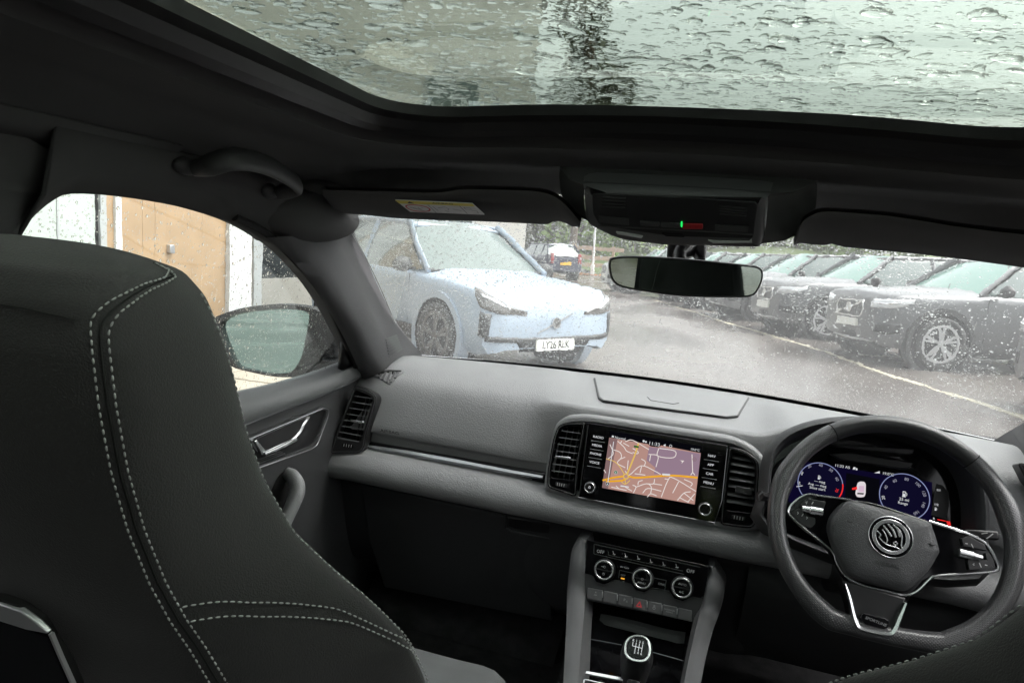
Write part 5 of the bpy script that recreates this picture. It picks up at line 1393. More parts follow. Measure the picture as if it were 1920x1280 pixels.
def grille(p0, p1, p2, p3, n, m):
    for k in range(n):
        t = (k + .5) / n
        A_ = [lerp(p0[i], p3[i], t) for i in (0, 1)]; B_ = [lerp(p1[i], p2[i], t) for i in (0, 1)]
        mb = MB(); mb.ribbon(OF, OF.abs([Z6(*A_), Z6(*B_)], .013), .0018, .012, .0145); mb.build('grille_rib', m, oc)
grille((370, 190), (555, 205), (550, 300), (370, 290), 4, 'trim'); grille((1290, 265), (1510, 285), (1500, 362), (1290, 345), 4, 'trim')
grille((345, 352), (580, 372), (582, 425), (350, 400), 5, 'trim'); grille((1255, 420), (1520, 435), (1510, 475), (1255, 465), 5, 'trim')
M['red_key'] = mat('red emergency key', (.33, .012, .015), .4)
M['green_lamp'] = emis('green tell tale', (.02, 1, .15), 1.2)
for pts_, m, nm in (([(668, 388), (820, 398), (820, 430), (672, 420)], 'trim', 'lamp_key'), ([(832, 400), (985, 408), (985, 442), (832, 432)], 'trim', 'lamp_key'), ([(1002, 410), (1160, 412), (1162, 450), (1002, 450)], 'red_key', 'emergency_key')):
    mb = MB(); mb.prism(OF, round_poly(OF.abs([Z6(*p) for p in pts_], .0125), .002), .010, .0152); mb.build(nm, m, oc, bevel=.0008)
mb = MB(); mb.prism(OF, OF.abs([Z6(*p) for p in [(988, 402), (999, 402), (999, 438), (988, 436)]], .014), .010, .0152); mb.build('green_light', 'green_lamp', oc)
M['lamp_lens'] = mat('clear lamp lens', (.6, .62, .62), .08, spec=.8)
for pts_ in ([(480, 480), (560, 490), (690, 515), (680, 528), (560, 508), (490, 496)], [(1200, 545), (1240, 552), (1520, 556), (1540, 540), (1545, 562), (1240, 566)]):
    mb = MB(); mb.prism(OF, OF.abs([Z6(*p) for p in pts_], .0135), .009, .0140); mb.build('lamp_lens', 'lamp_lens', oc)
mb = MB(); mb.tube([OF.p(*q, .0128) for q in OF.abs([Z6(*p) for p in [(842, 488), (1000, 498), (1012, 518), (870, 510), (842, 488)]], .0128)], .0006, 5); mb.build('sensor_flap', 'matte', oc)
# collar of headlining that carries the console
mb = MB(); col = [OF.p(a, b, -.004) for a, b in inset(oor, -.003)]
outer = []
for (a, b) in oor:
    p = OF.p(a * (1.38 if a < 0 else 1.55), b * 1.0, 0); outer.append(Vector((p.x, p.y + .03, p.z + .028)))
mb.grid([col, [lerp(a, b, .5) + Vector((0, 0, -.006)) for a, b in zip(col, outer)], outer], closed=True); cb_ = mb.build('console_collar', 'head', oc, smooth=80)

# =================================================================== SUN VISORS
def visor(bottom, top, yb, yt, label, clip):
    v = thing('sun_visor', label, 'sun visor', PY(*bottom[0], yb), group='folded sun visors')
    B = smooth_pts([PY(u, w_, yb) for u, w_ in bottom], 4); T = smooth_pts([PY(u, w_, yt) for u, w_ in top], 4)
    n = 40
    def rs(P):
        cum = [0]
        for i in range(1, len(P)): cum.append(cum[-1] + (P[i] - P[i - 1]).length)
        out = []
        for k in range(n + 1):
            s_ = cum[-1] * k / n
            for i in range(1, len(P)):
                if s_ <= cum[i] + 1e-9: out.append(P[i - 1].lerp(P[i], (s_ - cum[i - 1]) / max(1e-9, cum[i] - cum[i - 1]))); break
        return out
    B, T = rs(B), rs(T); rows = [[], [], [], [], [], []]
    for b, t in zip(B, T):
        nrm = Vector((0, -.5, -.86)); e = (b - t)
        rows[0].append(t + nrm * .003); rows[1].append(t + e * .1 + nrm * .010); rows[2].append(t + e * .6 + nrm * .010); rows[3].append(t + e * .93 + nrm * .008); rows[4].append(b); rows[5].append(b - nrm * .010 - e * .05)
    rows.append([t - nrm * .004 for t in T])
    mb = MB(); mb.grid(rows); mb.grid([[r[0] for r in rows]] * 1 + [[(r[0] + r[1]) / 2 for r in rows]]) if False else None
    mb.add([r[0] for r in rows], [tuple(range(len(rows)))]); mb.add([r[-1] for r in rows], [tuple(range(len(rows)))])
    mb.build('visor_board', 'head', v, smooth=60)
    for u, w_ in clip:
        mb = MB(); c = PY(u, w_, yb - .005); mb.tube([c + Vector((0, .02, .02)), c], [.006, .005], 8); mb.build('visor_clip', 'black', v)
    return v
lv = visor([(640, 396), (680, 398), (760, 406), (900, 411), (1010, 416), (1035, 414), (1040, 409), (1060, 410), (1068, 417), (1086, 418)], [(606, 353), (700, 355), (820, 358), (860, 352), (900, 352), (1000, 355), (1040, 365), (1065, 385), (1078, 400), (1090, 414)], 1.09, .985, 'folded dark sun visor with white airbag sticker, left of the overhead console', [(1040, 412)])
visor([(1488, 452), (1500, 449), (1520, 452), (1545, 455), (1560, 452), (1575, 456), (1600, 460), (1760, 475), (1920, 496), (2010, 508)], [(1497, 432), (1508, 410), (1540, 394), (1600, 396), (1680, 403), (1800, 422), (1920, 436), (1980, 442), (2000, 448), (2010, 455)], 1.09, .985, 'folded plain dark sun visor above the steering wheel, right of the overhead console', [(1547, 453)])
# airbag warning sticker on the visor
def vface(u, v):      # visor face between the two depth lines
    t = (v - 354) / (412 - 354); return PY(u, v, lerp(.985, 1.09, t) - .0) 
ck = [PY(742, 377, 1.018), PY(885, 383, 1.020), PY(907, 403, 1.060), PY(768, 399, 1.060)]
sx_ = ck[1] - ck[0]; sy_ = ck[0] - ck[3]
LF = Frame((ck[0] + ck[1] + ck[2] + ck[3]) / 4, sx_, sy_); LF = Frame(LF.o + LF.n * .0115, LF.ex, LF.ey)
lab = thing('airbag_label', 'white and yellow airbag warning sticker on the left sun visor', 'sticker', LF.o)
ZL = lambda X, Y: (730 + X / 10.105, 360 + Y / 10.105)
M['paper'] = mat('white sticker paper', (.62, .62, .62), .5)
M['yellow_print'] = mat('yellow sticker print', (.66, .56, .08), .5)
M['black_print'] = mat('black sticker print', (.02, .02, .02), .5)
M['red_ring'] = mat('red sticker ring', (.5, .03, .05), .5)
LQ = lambda pts: LF.abs([ZL(*p) for p in pts])
mb = MB(); mb.prism(LF, LQ([(110, 155), (1570, 222), (1800, 432), (395, 378)]), -.0014, .0); lp_ = mb.build('sticker', 'paper', lab)
mb = MB(); mb.prism(LF, LQ([(110, 155), (1570, 222), (1625, 272), (190, 215)]), .0001, .0003); mb.build('yellow_band', 'yellow_print', lp_)
a, b = LF.ab(*ZL(1010, 216)); text('AIRBAG', LF, a, b, .0068, 'black_print', lp_, c=.0004, sx=1.5)
mb = MB(); ring_o = LQ([(300, 262), (390, 236), (520, 240), (700, 275), (780, 325), (760, 360), (660, 372), (500, 362), (370, 325)]); ro_ = sm2(ring_o, 4, True)
mb.ring(LF, ro_, inset(ro_, .0024), .0002, .0004); mb.build('ban_ring', 'red_ring', lp_)
mb = MB(); mb.ribbon(LF, LQ([(355, 280), (680, 362)]), .0009, .0003)
for l in ([(545, 290), (570, 310), (620, 335)], [(600, 285), (640, 300)], [(400, 280), (520, 310), (600, 320)], [(730, 240), (890, 392)], [(1330, 262), (1480, 410)], [(820, 270), (930, 355)], [(920, 300), (1050, 280), (1130, 320), (1110, 340)], [(1050, 345), (1130, 372)], [(1200, 320), (1370, 355)], [(1410, 292), (1520, 298), (1560, 330), (1450, 325), (1410, 292)], [(1560, 350), (1660, 360), (1690, 405), (1590, 400)]):
    mb.ribbon(LF, LQ(l), .0009, .0003)
mb.prism(LF, LQ([(345, 210), (375, 175), (470, 215)]), .0003, .0005)
mb.build('pictograms', 'black_print', lp_)
# =================================================================== OUTDOORS (car park frame: x right, y ahead, z up, tilted a little against our car)
LOT = LOTR.to_4x4()
def lotm(x, y, rz=0, z=0): return LOT @ Matrix.Translation((x, y, z)) @ Matrix.Rotation(rz, 4, 'Z')
def to_lot(p):
    q = LOTR.transposed() @ Vector(p); return q
def GL(u, v, h=0):
    d = LOTR.transposed() @ ray(u, v); c = LOTR.transposed() @ CAM
    return c + d * ((h - c.z) / d.z)
def LX_(u, v, x):
    d = LOTR.transposed() @ ray(u, v); c = LOTR.transposed() @ CAM
    return c + d * ((x - c.x) / d.x)
def LY_(u, v, y):
    d = LOTR.transposed() @ ray(u, v); c = LOTR.transposed() @ CAM
    return c + d * ((y - c.y) / d.y)
def put(o, mw):
    o.matrix_basis = mw; return o

# ---- wet asphalt
def asphalt():
    m, t, n, b = new_mat('wet asphalt')
    tc = n.new('ShaderNodeTexCoord')
    n1 = n.new('ShaderNodeTexNoise'); n1.inputs['Scale'].default_value = .55; n1.inputs['Detail'].default_value = 6; n1.inputs['Distortion'].default_value = .4
    mpx = n.new('ShaderNodeMapping'); mpx.inputs['Scale'].default_value = (1, .45, 1); mpx.inputs['Rotation'].default_value = (0, 0, R(60))
    t.links.new(tc.outputs['Object'], mpx.inputs[0]); t.links.new(mpx.outputs[0], n1.inputs['Vector'])
    n2 = n.new('ShaderNodeTexNoise'); n2.inputs['Scale'].default_value = 60; n2.inputs['Detail'].default_value = 4; t.links.new(tc.outputs['Object'], n2.inputs['Vector'])
    cr = n.new('ShaderNodeMix'); cr.data_type = 'RGBA'; cr.inputs['A'].default_value = (.080, .068, .062, 1); cr.inputs['B'].default_value = (.135, .118, .108, 1)
    t.links.new(n1.outputs['Fac'], cr.inputs['Factor']); t.links.new(cr.outputs['Result'], b.inputs['Base Color'])
    rr = n.new('ShaderNodeMapRange'); rr.inputs['From Min'].default_value = .38; rr.inputs['From Max'].default_value = .62; rr.inputs['To Min'].default_value = .10; rr.inputs['To Max'].default_value = .34
    t.links.new(n1.outputs['Fac'], rr.inputs['Value']); t.links.new(rr.outputs[0], b.inputs['Roughness'])
    bn = n.new('ShaderNodeBump'); bn.inputs['Strength'].default_value = .25; bn.inputs['Distance'].default_value = .01
    t.links.new(n2.outputs['Fac'], bn.inputs['Height']); t.links.new(bn.outputs[0], b.inputs['Normal'])
    b.inputs['Specular IOR Level'].default_value = .55
    return m
M['asphalt'] = asphalt()
M['line'] = mat('worn cream road paint', (.36, .33, .25), .5, var=(9, .3))
M['paving'] = mat('pale sandstone paving', (.34, .30, .24), .5, var=(2.2, .15))
mb = MB(); mb.add([(-140, -60, 0), (140, -60, 0), (140, 240, 0), (-140, 240, 0)], [(0, 1, 2, 3)])
gr = mb.build('ground', 'asphalt', None, smooth=0); put(gr, LOT); tag(gr, kind='structure')
ln = [GL(u, v) for u, v in [(1225, 560), (1290, 580), (1385, 609), (1545, 656), (1660, 699), (1850, 757), (1990, 806)]]
LFl = Frame((0, 0, 0), (1, 0, 0), (0, 1, 0))
mb = MB(); mb.ribbon(LFl, [(p.x, p.y) for p in ln], .11, .004)
li = mb.build('bay_line', 'line', None, smooth=0); put(li, LOT); tag(li, kind='structure')
q0, q1 = GL(1508, 620), GL(1612, 662)
mb = MB(); mb.ribbon(LFl, [(q1.x, q1.y), (q1.x + 4.6, q1.y + 1.6)], .10, .0045)
li2 = mb.build('bay_line', 'line', None, smooth=0); put(li2, LOT); tag(li2, kind='structure')
mb = MB()
pv = []
rng = random.Random(4)
slab = MB(); slab.box((0, 0, .045), (.58, .88, .05))
pvr = MB(); pvr.add([(-6.4, -3, .02), (-2.55, -3, .02), (-2.55, 6.0, .02), (-6.4, 6.0, .02)], [(0, 1, 2, 3)])
pav = pvr.build('pavement', 'paving', None, smooth=0); put(pav, LOT); tag(pav, kind='structure')
sl0 = slab.build('paving_slab', 'paving', pav, smooth=0, bevel=.006)
sl0.matrix_parent_inverse = Matrix.Identity(4)
first = True
for i in range(6):
    for j in range(8):
        s_ = sl0 if first else sl0.copy()
        if not first: COL.objects.link(s_); s_.parent = pav
        s_.location = (-2.86 - .6 * i, 5.5 - .9 * j - (.45 if i % 2 else 0), rng.uniform(-.003, .003)); first = False

# ---- cars -------------------------------------------------------------
def paint(name, col, rough=.12, fl=.0, wet=True):
    return mat(name, col, .32, coat=.32, metal=fl, bump=(900, .05, 'noise') if wet else None)
M['tyre'] = mat('wet tyre', (.018, .018, .018), .55)
M['alloy'] = mat('grey alloy wheel', (.44, .44, .45), .35, metal=.4)
M['alloy_dark'] = mat('dark alloy wheel', (.10, .10, .10), .35, metal=.6)
M['lamp'] = mat('car lamp glass', (.55, .56, .58), .08, spec=.8, coat=1)
M['lamp_dark'] = mat('dark lamp housing', (.09, .085, .08), .12, coat=1)
M['plate_w'] = mat('white number plate', (.75, .75, .70), .4)
M['plate_y'] = mat('yellow number plate', (.75, .42, .02), .4)
M['plate_k'] = mat('number plate letters', (.015, .015, .015), .5)
M['cladding'] = mat('black sill cladding', (.02, .02, .021), .5)
M['car_glass'] = mat('green tinted car window', (.05, .085, .075), .03, spec=1.0, coat=1)
M['car_screen'] = mat('mint tinted car windscreen', (.17, .28, .245), .12, spec=.45)
M['ev_screen'] = mat('pale tinted car windscreen', (.12, .15, .14), .12, spec=.45)
M['red_lamp'] = mat('red tail lamp', (.25, .01, .01), .2, coat=1)
def car(name, label, paint_m, P, group=None):
    """car about its own origin: x forward, y left, z up. P = measures"""
    c = thing(name, label, 'car', group=group)
    Lh, W2, hz = P['L'] / 2, P['W'] / 2, P
    def body_row(x, w, zl, zb, zt, k=.93):
        h = [(w * .90, zl), (w * .985, zl + .10), (w, zl + (zb - zl) * .45), (w * .995, zb - .10), (w * .975, zb - .03), (w * k, zb), (w * .62, zt - .015), (0, zt)]
        pts = [Vector((x, y, z)) for y, z in h]
        return pts + [Vector((p.x, -p.y, p.z)) for p in reversed(pts[:-1])]
    st = P['stations']; X = [s[0] for s in st]; rows = []
    xs_ = sorted(set([lerp(X[i], X[i + 1], k / 4) for i in range(len(X) - 1) for k in range(5)]), reverse=X[0] > X[-1])
    xs_ = [lerp(X[0], X[-1], i / 60) for i in range(61)]
    Xr = list(reversed(X))
    for x in xs_:
        v = [interp(x, Xr, [s[k] for s in reversed(st)]) for k in range(1, 5)]
        rows.append(body_row(x, *v))
    mb = MB(); mb.grid(rows, caps=True); mb.build('body', paint_m, c, smooth=50)
    # cabin: four corner curves
    g = P['cabin']   # bx front base, tx roof front, rx roof rear, bx2 rear base, zb, zr, wb, wr
    bx, tx, rx, bx2, zb, zr, wb, wr = g
    n = 8
    def roofz(x): t = (x - rx) / (tx - rx); return zr + .045 * 4 * t * (1 - t) - .01
    mb = MB(); rws = []
    for i in range(13):
        x = lerp(tx + .06, rx - .06, i / 12); rws.append([Vector((x, wr * s_, roofz(x) - .03 * abs(s_) ** 3 + (-.02 if i in (0, 12) else 0))) for s_ in [-1.0, -.92, -.6, -.3, 0, .3, .6, .92, 1.0]])
    mb.grid(rws); mb.build('roof', paint_m, c, smooth=60, solid=.04)
    # windscreen and rear screen, curved across
    def screen(x0, z0, w0, x1, z1, w1, bulge):
        r_ = []
        for j in range(5):
            t = j / 4; r_.append([Vector((lerp(x0, x1, t) - bulge * s_ * s_ , lerp(w0, w1, t) * s_, lerp(z0, z1, t) + .02 * math.sin(math.pi * t))) for s_ in [-1 + k / 5 for k in range(11)]])
        return MB().grid(r_)
    screen(bx, zb + .02, wb * .93, tx, zr + .0, wr * .93, .14).build('windscreen', P.get('screen', 'car_screen'), c, smooth=70)
    screen(bx2, zb + .04, wb * .90, rx, zr + .0, wr * .90, -.10).build('rear_window', 'car_glass', c, smooth=70)
    for s_ in (1, -1):
        def side(x0, x1, name):
            q = []
            for j in range(4):
                t = j / 3
                xa = max(x1, min(x0, lerp(bx, tx, t))) if x0 > 0 else x0
                fx = lerp(bx - .13, tx - .06, t); rx_ = lerp(bx2 + .16, rx + .04, t)
                a = min(x0, fx); b = max(x1, rx_)
                q.append([Vector((lerp(a, b, k / 4), s_ * (lerp(wb, wr, t) + .004 + .02 * math.sin(math.pi * t)), lerp(zb, zr - .02, t))) for k in range(5)])
            MB().grid(q).build(name, 'car_glass', c, smooth=70)
        xm = lerp(tx, rx, .38); xq = lerp(tx, rx, .82)
        side(9, xm + .035, 'side_window'); side(xm - .035, xq + .03, 'side_window'); side(xq - .03, -9, 'side_window')
        # pillars
        mb = MB()
        for (p0, p1, r_) in [((bx - .06, wb * .985, zb), (tx + .01, wr * .99, zr - .005), .038), ((xm, wb + .0, zb), (xm, wr + .005, zr - .01), .04), ((xq, wb, zb), (xq - .02, wr + .003, zr - .01), .045), ((bx2 + .07, wb * .97, zb), (rx - .01, wr * .98, zr - .01), .06)]:
            pp = [Vector((lerp(p0[0], p1[0], t), s_ * (lerp(p0[1], p1[1], t) + .018 * math.sin(math.pi * t)), lerp(p0[2], p1[2], t))) for t in (0, .25, .5, .75, 1)]
            mb.tube(pp, r_, 6, flat=.7)
        pp = [Vector((lerp(tx, rx, t), s_ * wr * 1.0, roofz(lerp(tx, rx, t)) - .035)) for t in [k / 8 for k in range(9)]]; mb.tube(pp, .035, 6)
        mb.build('pillars', paint_m, c, smooth=70)
        # door mirror
        mx = bx - .28; mb = MB(); mb.sphere((mx, s_ * (W2 + .10), zb + .06), (.07, .12, .085), 12, 6); mb.box((mx, s_ * (W2 + .0), zb + .02), (.05, .10, .03)); mb.build('door_mirror', P.get('mirror', 'cladding'), c, smooth=70)
        # door shut lines and handle
        mb = MB()
        for x in P['doors']:
            mb.tube([Vector((x, s_ * (W2 * .992 + .002), z)) for z in (.42, .7, P['zb'] - .1)] + [Vector((x - .02, s_ * W2 * .975, P['zb'] - .02))], .004, 5)
        mb.build('shut_lines', 'cladding', c)
        for x in P['handles']:
            mb = MB(); mb.box((x, s_ * (W2 * .992 + .008), P['zb'] - .14), (.2, .02, .03)); mb.build('door_handle', paint_m, c, bevel=.006)
        mb = MB(); mb.grid([[Vector((x, s_ * (W2 * k), z)) for x in [lerp(P['ax'][0] - .35, P['ax'][1] + .35, i / 6) for i in range(7)]] for k, z in ((.86, .2), (.995, .24), (1.012, .30), (1.0, .40))]); mb.build('sill', P.get('sill', 'cladding'), c, smooth=40)
    # wheels
    r_ = P['wr']
    for ax in P['ax']:
        for s_ in (1, -1):
            AF_ = Frame((ax, s_ * (W2 - .21), r_), (-s_, 0, 0), (0, 0, 1))   # outward normal = s_*y
            yo = .21
            mb = MB(); mb.cyl(AF_, 0, 0, r_ + .055, -.05, yo + .004, 32); mb.build('wheel_arch', 'matte', c)
            mb = MB(); mb.annulus(AF_, 0, 0, r_ + .045, r_ + .11, .10, yo + .014, 40); 
            if P.get('arch', True): mb.build('arch_trim', P.get('archm', 'cladding'), c, smooth=50)
            mb = MB()
            prof = [(r_ * .70, yo + .012), (r_ * .80, yo + .022), (r_ * .93, yo + .020), (r_ * .995, yo - .005), (r_, yo - .06), (r_, yo - .18)]
            rows2 = [[AF_.p(rad * math.cos(2 * math.pi * k / 40), rad * math.sin(2 * math.pi * k / 40), d_) for k in range(40)] for rad, d_ in prof]
            mb.grid(rows2, closed=True); w_ = mb.build('wheel', 'tyre', c, smooth=50)
            mb = MB(); mb.annulus(AF_, 0, 0, r_ * .63, r_ * .715, yo - .03, yo + .016, 40); mb.cyl(AF_, 0, 0, r_ * .12, yo - .05, yo + .014, 16)
            ns = P.get('spokes', 5)
            for k in range(ns):
                a = 2 * math.pi * (k + .27) / ns
                d0, d1 = .42 / ns * 2.2, .16
                for dd in ((-d1, d1) if ns == 5 else (0,)):
                    p0 = Vector((math.cos(a + dd * .6) * r_ * .10, math.sin(a + dd * .6) * r_ * .10)); p1 = Vector((math.cos(a + dd) * r_ * .66, math.sin(a + dd) * r_ * .66))
                    mb.ribbon(AF_, [tuple(p0), tuple(p1)], r_ * .105, yo - .03, yo + .010)
            mb.build('rim', P.get('alloy', 'alloy'), w_, smooth=40)
            mb = MB(); mb.cyl(AF_, 0, 0, r_ * .64, yo - .10, yo - .06, 24); mb.build('brake_disc', 'matte', w_)
    return c
from mathutils.bvhtree import BVHTree
def patch(c, upper, lower, off, name, m, n=14, k=4, parent=None):
    """a panel lying on the body between two curves of (y,z)"""
    b = [o for o in c.children if o.name.startswith('body')][0]
    bv = BVHTree.FromPolygons([v.co for v in b.data.vertices], [tuple(p.vertices) for p in b.data.polygons])
    U = smooth_pts([(y, z, 0) for y, z in upper], 6); Lw = smooth_pts([(y, z, 0) for y, z in lower], 6)
    def at(P, t): f = t * (len(P) - 1); i = min(int(f), len(P) - 2); return P[i].lerp(P[i + 1], f - i)
    rows = []
    for j in range(k + 1):
        r = []
        for i in range(n + 1):
            q = at(U, i / n).lerp(at(Lw, i / n), j / k); y, z = q.x, q.y
            o = Vector((3.4, y * 1.9, z)); d = (Vector((1.2, y * .55, z)) - o).normalized()
            h = bv.ray_cast(o, d)
            p, nn = (h[0], h[1]) if h[0] is not None else (Vector((2, y, z)), Vector((1, 0, 0)))
            if nn.x < 0: nn = -nn
            r.append(p + nn * off)
        rows.append(r)
    mb = MB(); mb.grid(rows); return mb.build(name, m, parent or c, smooth=70, solid=.012)
def front_frame(x, z, lean=0): return Frame((x, 0, z), (0, 1, 0), (-math.sin(R(lean)), 0, math.cos(R(lean))))  # normal = +x

# large dark SUV ---------------------------------------------------------
M['suv_paint'] = paint('dark grey metallic paint', (.112, .114, .119), .16, .3)
SUV = dict(L=4.68, W=1.88, zb=1.06, wr=.375, ax=(1.45, -1.40), doors=(.85, -.18, -1.15), handles=(-.02, -1.0),
    stations=[(2.25, .66, .34, .80, .86), (2.20, .78, .30, .92, .985), (2.08, .87, .27, .985, 1.03), (1.80, .92, .25, 1.01, 1.075), (1.2, .94, .24, 1.03, 1.12), (.80, .94, .24, 1.055, 1.14), (.6, .94, .24, 1.06, 1.08), (-1.8, .94, .25, 1.08, 1.09), (-2.15, .90, .32, 1.06, 1.08), (-2.32, .80, .42, .98, 1.02)],
    cabin=(.98, .22, -1.72, -2.22, 1.07, 1.60, .86, .66), spokes=5)
suv = car('suv_car', 'x', 'suv_paint', SUV, group='row of dark cars parked nose out along the painted line')
FFm = front_frame(2.255, .76, 4)
def suv_front(c):
    mb = MB(); go = round_poly([(-.33, .115), (.33, .115), (.37, .02), (.33, -.13), (-.33, -.13), (-.37, .02)], .04)
    mb.ring(FFm, go, inset(go, .022), -.05, .012); g_ = mb.build('grille', 'chrome', c, bevel=.004)
    mb = MB(); mb.poly(FFm, inset(go, .02), -.01); mb.build('grille_well', 'matte', g_)
    for k in range(17):
        x = -.31 + .03875 * k; mb = MB(); mb.fbox(FFm, x - .006, x + .006, -.115, .10, -.01, .006); mb.build('grille_bar', 'chrome_dark', g_)
    mb = MB(); mb.annulus(FFm, 0, .0, .052, .075, .0, .02, 28); mb.ribbon(FFm, [(-.31, -.10), (.31, .09)], .022, .004, .012); mb.cyl(FFm, 0, 0, .052, 0, .012, 24); mb.build('round_badge', 'chrome', g_)
    for s_ in (1, -1):
        hl = patch(c, [(s_ * .44, .905), (s_ * .66, .925), (s_ * .84, .94), (s_ * .935, .955)], [(s_ * .44, .80), (s_ * .66, .80), (s_ * .84, .84), (s_ * .938, .90)], .008, 'headlight', 'lamp')
        patch(c, [(s_ * .46, .862), (s_ * .66, .872), (s_ * .82, .895)], [(s_ * .46, .84), (s_ * .66, .85), (s_ * .82, .875)], .014, 'lamp_blade', 'chrome', k=1, parent=hl)
        patch(c, [(s_ * .56, .60), (s_ * .74, .60), (s_ * .86, .62)], [(s_ * .56, .46), (s_ * .74, .45), (s_ * .84, .47)], .006, 'fog_recess', 'cladding')
    mb = MB(); mb.grid([[Vector((2.27 - .28 * (y / .8) ** 2 - dx, y, z)) for y in [-.72 + .144 * k for k in range(11)]] for z, dx in ((.44, .0), (.38, -.012), (.30, .0), (.25, .06))]); mb.build('lower_bumper', 'cladding', c, smooth=40)
    mb = MB(); mb.grid([[Vector((2.283 - .26 * (y / .8) ** 2, y, z)) for y in [-.60 + .12 * k for k in range(11)]] for z in (.335, .30)]); mb.build('skid_trim', 'silver', c, smooth=40, solid=.01)
    pf = front_frame(2.285, .545); mb = MB(); mb.fbox(pf, -.26, .26, -.056, .056, -.05, .004); pl_ = mb.build('number_plate', 'plate_w', c)
suv_front(suv)
rowd = Vector((-.33, .944, 0)); head = math.atan2(-.33, -.944)
wA = GL(1755, 693)
ch_, sh_ = math.cos(head), math.sin(head)
def place(c, wheel, rz, wl):
    off = Matrix.Rotation(rz, 4, 'Z') @ Vector((wl[0], wl[1], 0)); put(c, lotm(wheel.x - off.x, wheel.y - off.y, rz))
def copy_tree(o, label):
    r_ = o.copy(); COL.objects.link(r_); r_['label'] = label
    for ch in o.children:
        k_ = ch.copy(); COL.objects.link(k_); k_.parent = r_
        for g_ in ch.children:
            h_ = g_.copy(); COL.objects.link(h_); h_.parent = k_
    return r_
labs = ['dark grey car with bar grille, nearest whole car of the parked row', 'dark grey car whose front wheel shows just right of the interior mirror',
        'dark grey parked car half hidden behind the right end of the interior mirror', 'dark grey parked car with roof showing just above the right half of the interior mirror', 'dark grey parked car with roof showing above the middle of the interior mirror', None, 'dark car at the right edge of the photo with only its nose showing']
offs = [0, 3.1, 6.0, 8.9, 11.8, None, -3.95]
cars = []
for lb, of in zip(labs, offs):
    if of is None: continue
    c = suv if of == 0 else copy_tree(suv, lb)
    if of == 0: c['label'] = lb
    place(c, wA + rowd * of, head, (SUV['ax'][0], SUV['W'] / 2))
# silver car at the far end of the row
M['silver_paint'] = paint('silver grey paint', (.34, .36, .37), .15, .5)
sil = car('silver_car', 'pale silver car at the far end of the parked row left of the interior mirror', 'silver_paint', SUV)
suv_front(sil); place(sil, GL(1182, 548), head, (SUV['ax'][0], SUV['W'] / 2))

# pale electric hatchback facing us on the left --------------------------
M['ev_paint'] = paint('pale blue white paint', (.31, .375, .455), .14, .0)
EV = dict(L=4.23, W=1.84, zb=.96, wr=.345, ax=(1.30, -1.35), doors=(.72, -.30, -1.2), handles=(-.15, -1.1), sill='cladding', archm='ev_paint', spokes=5, alloy='alloy_dark', mirror='cladding', screen='ev_screen',
    stations=[(2.09, .70, .30, .70, .745), (2.075, .80, .27, .745, .785), (2.02, .87, .25, .80, .835), (1.88, .905, .23, .875, .90), (1.3, .92, .22, .935, .99), (.85, .92, .22, .955, 1.035), (.62, .92, .22, .965, 1.0), (-1.6, .92, .23, .99, 1.0), (-1.95, .88, .28, .97, .99), (-2.12, .80, .36, .86, .90)],
    cabin=(1.02, .18, -1.60, -2.02, .975, 1.535, .84, .64))
ev = car('electric_car', 'pale blue white hatchback facing us with slim dark headlights and a white number plate', 'ev_paint', EV)
fx = lambda y, z: 2.092
patch(ev, [(-.80, .435), (-.4, .415), (0, .41), (.4, .415), (.80, .435)], [(-.80, .385), (-.4, .365), (0, .36), (.4, .365), (.80, .385)], .010, 'lower_grille', 'cladding', n=30, k=1)
patch(ev, [(-.46, .37), (0, .37), (.46, .37)], [(-.38, .255), (0, .25), (.38, .255)], .006, 'bumper_intake', 'matte', n=20)
for s_ in (1, -1):
    hl = patch(ev, [(s_ * .36, .665), (s_ * .54, .715), (s_ * .70, .79), (s_ * .84, .86), (s_ * .905, .885)], [(s_ * .36, .635), (s_ * .54, .645), (s_ * .70, .655), (s_ * .84, .70), (s_ * .90, .80)], .008, 'headlight', 'lamp_dark', n=18)
    patch(ev, [(s_ * .56, .705), (s_ * .70, .765), (s_ * .84, .825)], [(s_ * .56, .69), (s_ * .70, .745), (s_ * .84, .80)], .014, 'lamp_blade', 'lamp', k=1, parent=hl)
    patch(ev, [(s_ * .74, .64), (s_ * .80, .65), (s_ * .85, .67)], [(s_ * .76, .42), (s_ * .82, .42), (s_ * .86, .44)], .010, 'air_slot', 'cladding', n=6)
a0 = Frame((fx(0, .62) + .004, 0, .555), (0, 1, 0), (0, 0, 1))
mb = MB(); mb.cyl(a0, 0, 0, .054, -.01, .010, 26); bdg = mb.build('round_badge', 'lamp_dark', ev); mb = MB(); mb.annulus(a0, 0, 0, .040, .056, .0, .016, 28); mb.ribbon(a0, [(-.028, -.028), (.028, .028)], .014, .006, .014); mb.build('badge_ring', 'chrome', bdg)
mb = MB(); mb.ribbon(a0, [(-.24, -.10), (.24, .10)], .013, .0, .006); mb.build('badge_bar', 'silver', ev)
pf = Frame((fx(0, .4) + .022, 0, .335), (0, 1, 0), (-.05, 0, 1))
mb = MB(); mb.prism(pf, round_poly([(-.26, -.056), (.26, -.056), (.26, .056), (-.26, .056)], .008), -.012, .006); npl = mb.build('number_plate', 'plate_w', ev)
text('LY26 RLK', pf, 0, -.002, .098, 'plate_k', npl, c=.007, sx=.92, ext=.0005, bold=.003)
mb = MB(); mb.tube([Vector((1.02 - .14 * s_ * s_ + .02, .80 * s_, .985)) for s_ in [-1 + k / 6 for k in range(13)]], .02, 6); mb.build('scuttle', 'cladding', ev)
ep = GL(1038, 643, .335); ehd = R(-34)
